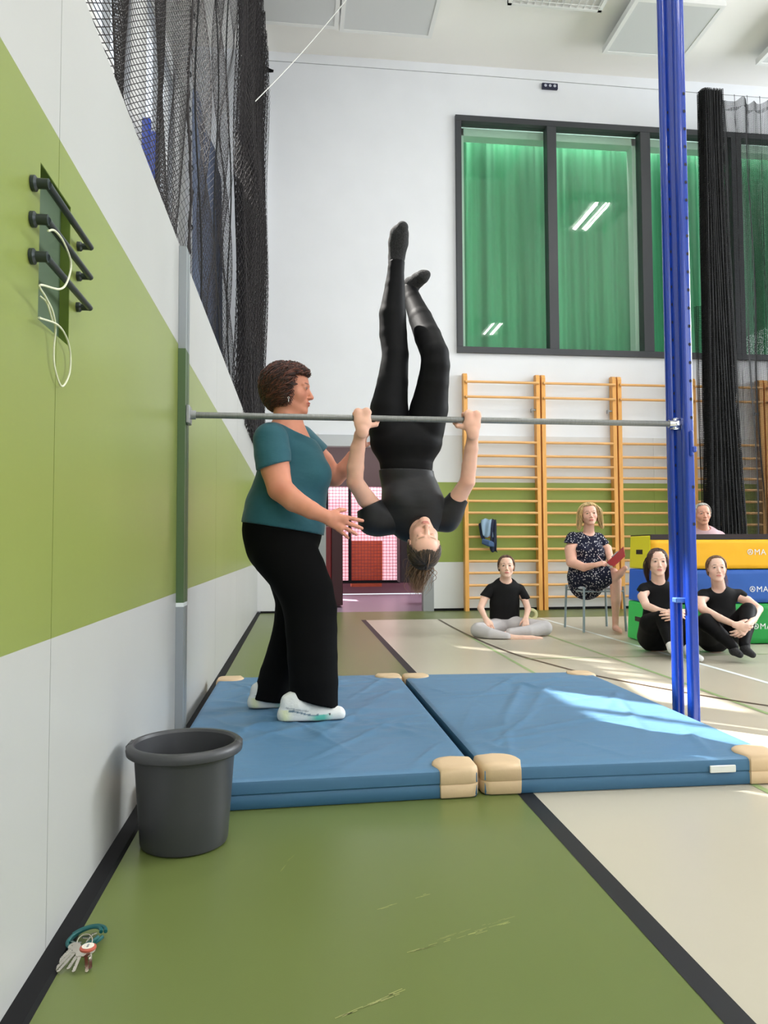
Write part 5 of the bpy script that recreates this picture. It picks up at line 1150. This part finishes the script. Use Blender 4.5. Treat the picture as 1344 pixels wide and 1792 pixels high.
# folder and pen (held things)
q4 = [P(1062, 985, 7.42), P(1091, 957, 7.50), P(1094, 973, 7.28), P(1074, 991, 7.24)]; n_ = nrm(np.cross(q4[1]-q4[0], q4[3]-q4[0])); b = MB()
V = [p+n_*s_*.004 for s_ in (-1, 1) for p in q4]; b.add(V, [(3, 2, 1, 0), (4, 5, 6, 7), (0, 1, 5, 4), (1, 2, 6, 5), (2, 3, 7, 6), (3, 0, 4, 7)])
r = thing('folder', 'dark red clipboard folder held open by the seated blonde woman', 'folder', sum(q4)/4); b.build('cover', mat('red_folder', srgb(160, 16, 32), .45), r)
b = MB(); b.box((-.05, -.004, -.01), (.05, .004, .01), 0, .003); V = b.v[0]; m_ = (q4[0]+q4[1])/2; dx = nrm(q4[1]-q4[0]); b.v = [np.array([m_+dx*v[0]+n_*(v[1]-.008)+np.cross(dx, n_)*v[2] for v in V])]; b.build('clip', M_GREYMETAL, r)
b = MB(); a = P(1047, 973, 7.44); e = P(1056, 984, 7.40); b.tube([a, a+(e-a)*.9, e], [.0045, .0045, .001], 8); tag(b.build('pen', mat('pen_pink', (.75, .55, .6), .4), None, True), 'slim pale pen in the hand of the seated blonde woman', 'pen')

# two girls in front of the vaulting box
hd = Head(P(1151, 984, 6.12), (-.30, -.94, .03), (0, 0, 1), 1.03, .98)
body = [C(P(1128, 1031, 6.17), P(1175, 1031, 6.17), .044, .044, .02)]+chain([(1152, 1036, 6.18, 23), (1151, 1060, 6.18, 23), (1150, 1090, 6.17, 25), (1150, 1116, 6.13, 27)], .03, AY, .6)
body += chain([(1138, 1114, 6.1, 17), (1139, 1092, 5.95, 15), (1160, 1081, 5.80, 11), (1168, 1105, 5.72, 9), (1174, 1134, 5.66, 6)], .02)+chain([(1162, 1114, 6.05, 17), (1196, 1083, 5.75, 11), (1203, 1110, 5.67, 8), (1207, 1136, 5.60, 6)], .02)
aL = chain([(1130, 1035, 6.15, 8), (1124, 1044, 6.10, 8.2), (1131, 1060, 5.98, 7.2), (1153, 1069, 5.82, 6), (1176, 1073, 5.68, 4.6)], .01)+hand(P(1176, 1073, 5.68), (1, -.1, -.05), (0, .9, -.3), 1, .95, (.3, .35, .4, .4), .05)
aR = chain([(1174, 1034, 6.15, 8), (1202, 1045, 6.05, 7.2), (1217, 1062, 5.92, 7), (1200, 1074, 5.76, 5.5), (1190, 1077, 5.68, 4.5)], .01)+hand(P(1190, 1077, 5.68), (-1, -.1, 0), (0, .9, -.2), -1, .95, (.4, .4, .5, .5), .05)
tee = [C(P(1129, 1031, 6.17), P(1175, 1031, 6.17), .056, .056, .02)]+chain([(1152, 1036, 6.18, 26), (1151, 1060, 6.18, 26), (1150, 1086, 6.17, 28)], .03, AY, .64)+[dict(E(P(1152, 1014, 6.14), (.055, .07, .05), k=.008), op='s')]
sl1 = [C(P(1128, 1031, 6.17), P(1120, 1042, 6.13), .054, .050, .02), PLANE(P(1120, 1034, 6.13), (-.6, 0, -1))]; sl2 = [C(P(1176, 1031, 6.17), P(1188, 1041, 6.13), .054, .048, .02), PLANE(P(1186, 1037, 6.13), (.8, 0, -1))]
leg = chain([(1150, 1084, 6.16, 27), (1148, 1114, 6.13, 31)], .03, AY, .66)+chain([(1138, 1114, 6.1, 23), (1139, 1092, 5.95, 20), (1160, 1080, 5.80, 15), (1168, 1105, 5.72, 13), (1174, 1130, 5.66, 9)], .03)+chain([(1162, 1112, 6.05, 21), (1196, 1082, 5.75, 15), (1203, 1110, 5.67, 12), (1207, 1136, 5.60, 9)], .03)+[PLANE((0, 0, .006), (0, 0, -1))]
hb = [([hd.L(-k*.05, -.03, .06), hd.L(-k*.083, -.02, .0), hd.L(-k*.085, -.05, -.08), hd.L(-k*.07, -.075, -.16)], 90, .010, .003) for k in (-1, 1)]
ra = sitter('girl with dark parted hair in black, sitting against the vaulting box behind the blue upright', (P(1155, 1120, 6.05)[0], 6.05, 0), hd, 'f', P(1152, 1026, 6.18), body, [aL, aR],
       [('shirt', [tee, sl1, sl2], M_TEE, .0065), ('leggings', [leg], M_LEG, .007)],
       dict(col=srgb(62, 40, 34), brow=srgb(70, 48, 40), n=1000, pm=lambda th: .80+(2.35-.80)*smo(.5, 1.25, abs(th)), of=flat, rng=13, light=(srgb(104, 66, 54), .25), locks=hb), srgb(240, 200, 182), srgb(200, 110, 108))
wp = [P(1208, 1141, 5.58), P(1214, 1148, 5.54), P(1226, 1152.5, 5.47)]
cloth_obj('white_sock', CH([P(1207, 1134, 5.6)]+wp, [.042, .040, .036, .024], .02)+[PLANE((0, 0, .004), (0, 0, -1))], .005, mat('white_sock', (.75, .75, .76), .85), ra)
cloth_obj('white_sock', CH([P(1174, 1128, 5.66), P(1177, 1136, 5.64), P(1188, 1141, 5.55)], [.040, .038, .026], .02)+[PLANE((0, 0, .004), (0, 0, -1))], .005, MATS['white_sock'], ra)

hd = Head(P(1254, 996, 5.98), (-.34, -.92, .12), (.02, .1, 1), .98, .98)
body = [C(P(1232, 1042, 6.05), P(1293, 1042, 6.05), .044, .044, .02)]+chain([(1261, 1048, 6.05, 24), (1262, 1070, 6.05, 24), (1258, 1098, 6.02, 26), (1252, 1116, 6.0, 28)], .03, AY, .6)
body += chain([(1242, 1116, 5.98, 18), (1236, 1088, 5.74, 13), (1284, 1134, 5.47, 7)], .02)+chain([(1276, 1112, 5.98, 18), (1310, 1068, 5.74, 12), (1302, 1132, 5.5, 7)], .02)+chain([(1284, 1134, 5.47, 7), (1292, 1146, 5.40, 5)], .01)+chain([(1302, 1132, 5.5, 7), (1316, 1146, 5.40, 5)], .01)
aL = chain([(1233, 1045, 6.03, 9), (1224, 1052, 5.98, 9), (1231, 1067, 5.86, 8), (1260, 1082, 5.64, 6.8), (1288, 1094, 5.46, 5)], .01)+hand(P(1288, 1094, 5.46), (.9, -.2, -.28), (.1, .8, .3), 1, .98, (.5, .55, .6, .6), .05)
aR = chain([(1292, 1045, 6.03, 8.5), (1308, 1051, 5.98, 8.2), (1328, 1066, 5.86, 7.4), (1318, 1085, 5.64, 6.4), (1308, 1095, 5.48, 4.8)], .01)+hand(P(1308, 1095, 5.48), (-.7, -.2, -.5), (.2, .8, .1), -1, .98, (.6, .6, .7, .7), .05)
tee = [C(P(1233, 1042, 6.05), P(1292, 1042, 6.05), .056, .056, .02)]+chain([(1261, 1048, 6.05, 27), (1262, 1070, 6.05, 27), (1258, 1094, 6.02, 28)], .03, AY, .64)+[dict(E(P(1258, 1026, 5.99), (.058, .075, .060), k=.008), op='s')]
sl1 = [C(P(1232, 1042, 6.05), P(1222, 1052, 6.0), .056, .052, .02), PLANE(P(1222, 1044, 6.0), (-.8, 0, -1))]; sl2 = [C(P(1293, 1042, 6.05), P(1306, 1050, 6.0), .056, .050, .02), PLANE(P(1304, 1043, 6.0), (.9, 0, -1))]
leg = chain([(1258, 1094, 6.03, 27), (1250, 1114, 6.0, 31)], .03, AY, .66)+chain([(1240, 1114, 5.98, 22), (1236, 1089, 5.74, 16.5), (1262, 1112, 5.58, 12.5), (1283, 1132, 5.47, 9.5)], .03)+chain([(1276, 1112, 5.98, 21), (1309, 1069, 5.74, 15), (1307, 1100, 5.6, 12), (1302, 1128, 5.5, 9.5)], .03)+[PLANE((0, 0, .006), (0, 0, -1))]
s0 = hd.L(0, -.098, .02); tail = [hd.L(0, -.08, .03), s0, s0+np.array([.04, -.02, -.05]), s0+np.array([.05, -.04, -.13]), s0+np.array([.03, -.06, -.19])]
rb = sitter('girl with brown ponytail in black, sitting with hands clasped before her knees', (P(1258, 1120, 5.95)[0], 5.95, 0), hd, 'f', P(1259, 1036, 6.06), body, [aL, aR],
       [('shirt', [tee, sl1, sl2], M_TEE, .0065), ('leggings', [leg], M_LEG, .007)],
       dict(col=srgb(104, 74, 54), brow=srgb(104, 76, 58), n=1000, pm=tied(.82, 2.3), of=flat, rng=14, light=(srgb(156, 116, 84), .25), locks=[(tail, 150, .016, .012)]), srgb(240, 200, 182), srgb(204, 120, 114))
for ft in ([(1281, 1129, 5.5, 9), (1285, 1139, 5.46, 9), (1295, 1146, 5.38, 6)], [(1303, 1124, 5.52, 9.5), (1304, 1137, 5.48, 9), (1317, 1146, 5.39, 6)]):
    cloth_obj('black_sock', chain(ft, .02)+[PLANE((0, 0, .004), (0, 0, -1))], .005, MATS['speckled_sock'], rb)

# man behind the vaulting box
Ym = 7.62
hd = Head(P(1229, 900, Ym), (-.22, -.96, .0), (-.03, 0, 1), 1.02, 1.06)
body = [C(P(1210, 941, Ym+.07), P(1256, 941, Ym+.07), .060, .060, .03)]+chain([(1234, 948, Ym+.07, 28), (1234, 975, Ym+.08, 29), (1234, 1010, Ym+.08, 30)], .03, AY, .68)
body += chain([(1222, 1012, Ym+.05, 17), (1218, 1012, 7.25, 13), (1218, 1085, 7.28, 9), (1218, 1108, 7.28, 7)], .03)+chain([(1246, 1012, Ym+.05, 17), (1250, 1012, 7.25, 13), (1250, 1085, 7.28, 9), (1250, 1108, 7.28, 7)], .03)
aL = chain([(1206, 944, Ym+.07, 12), (1200, 975, Ym+.02, 9), (1212, 1000, 7.3, 6)], .01)+hand(P(1212, 1000, 7.3), (.3, -.8, -.4), (0, .3, -.9), 1, 1., (.3, .3, .3, .3), .05)
aR = chain([(1262, 944, Ym+.07, 12), (1270, 975, Ym+.02, 9), (1258, 1000, 7.3, 6)], .01)+hand(P(1258, 1000, 7.3), (-.3, -.8, -.4), (0, .3, -.9), -1, 1., (.3, .3, .3, .3), .05)
tee = [C(P(1210, 941, Ym+.07), P(1257, 941, Ym+.07), .078, .078, .03)]+chain([(1234, 948, Ym+.07, 31), (1234, 975, Ym+.08, 32), (1234, 1012, Ym+.08, 33)], .03, AY, .72)+[dict(E(P(1231, 924, Ym+.04), (.066, .08, .045), k=.008), op='s')]
sl1 = [C(P(1209, 942, Ym+.07), P(1202, 968, Ym+.03), .078, .068, .03), PLANE(P(1201, 966, Ym), (-.2, 0, -1))]; sl2 = [C(P(1258, 942, Ym+.07), P(1268, 968, Ym+.03), .078, .068, .03), PLANE(P(1269, 966, Ym), (.2, 0, -1))]
leg = chain([(1222, 1012, Ym+.05, 20), (1218, 1012, 7.25, 15.5), (1218, 1085, 7.28, 12), (1218, 1104, 7.28, 11)], .03)+chain([(1246, 1012, Ym+.05, 20), (1250, 1012, 7.25, 15.5), (1250, 1085, 7.28, 12), (1250, 1104, 7.28, 11)], .03)+[PLANE((0, 0, .006), (0, 0, -1))]
rm = sitter('grey haired man in a pale pink-grey t-shirt sitting behind the vaulting box', (P(1234, 1000, Ym)[0], Ym, 0), hd, 'm', P(1232, 936, Ym+.06), body, [aL, aR],
       [('shirt', [tee, sl1, sl2], mat('pink_grey_tee', srgb(190, 160, 168), .8, bump=(5, .3)), .008), ('trousers', [leg], mat('black_jersey', (.01, .01, .01)), .009)],
       dict(col=srgb(150, 146, 140), brow=srgb(140, 120, 106), n=900, pm=lambda th: .80+(2.15-.80)*smo(.8, 1.5, abs(th)), of=lambda th, ph: .008+.006*math.cos(th)*math.sin(min(ph, 1.6)), rng=15, light=(srgb(214, 210, 204), .4), curl=.5), srgb(226, 168, 146), srgb(186, 112, 100))
b = MB(); b.box((P(1234, 1, Ym+.1)[0]-.24, Ym-.18, .33), (P(1234, 1, Ym+.1)[0]+.24, Ym+.28, .37), 0, .015)
rc = thing('stool', 'plain stool under the man behind the vaulting box', 'stool', (P(1234, 1, Ym+.1)[0], Ym+.05, 0)); b.build('seat', M_SEAT, rc)
for sx in (-1, 1):
    for yy in (Ym-.13, Ym+.23): b = MB(); b.tube([(P(1234, 1, Ym+.1)[0]+sx*.21, yy, .001), (P(1234, 1, Ym+.1)[0]+sx*.19, yy, .335)], .012, 10); b.build('leg', M_STL, rc, True)
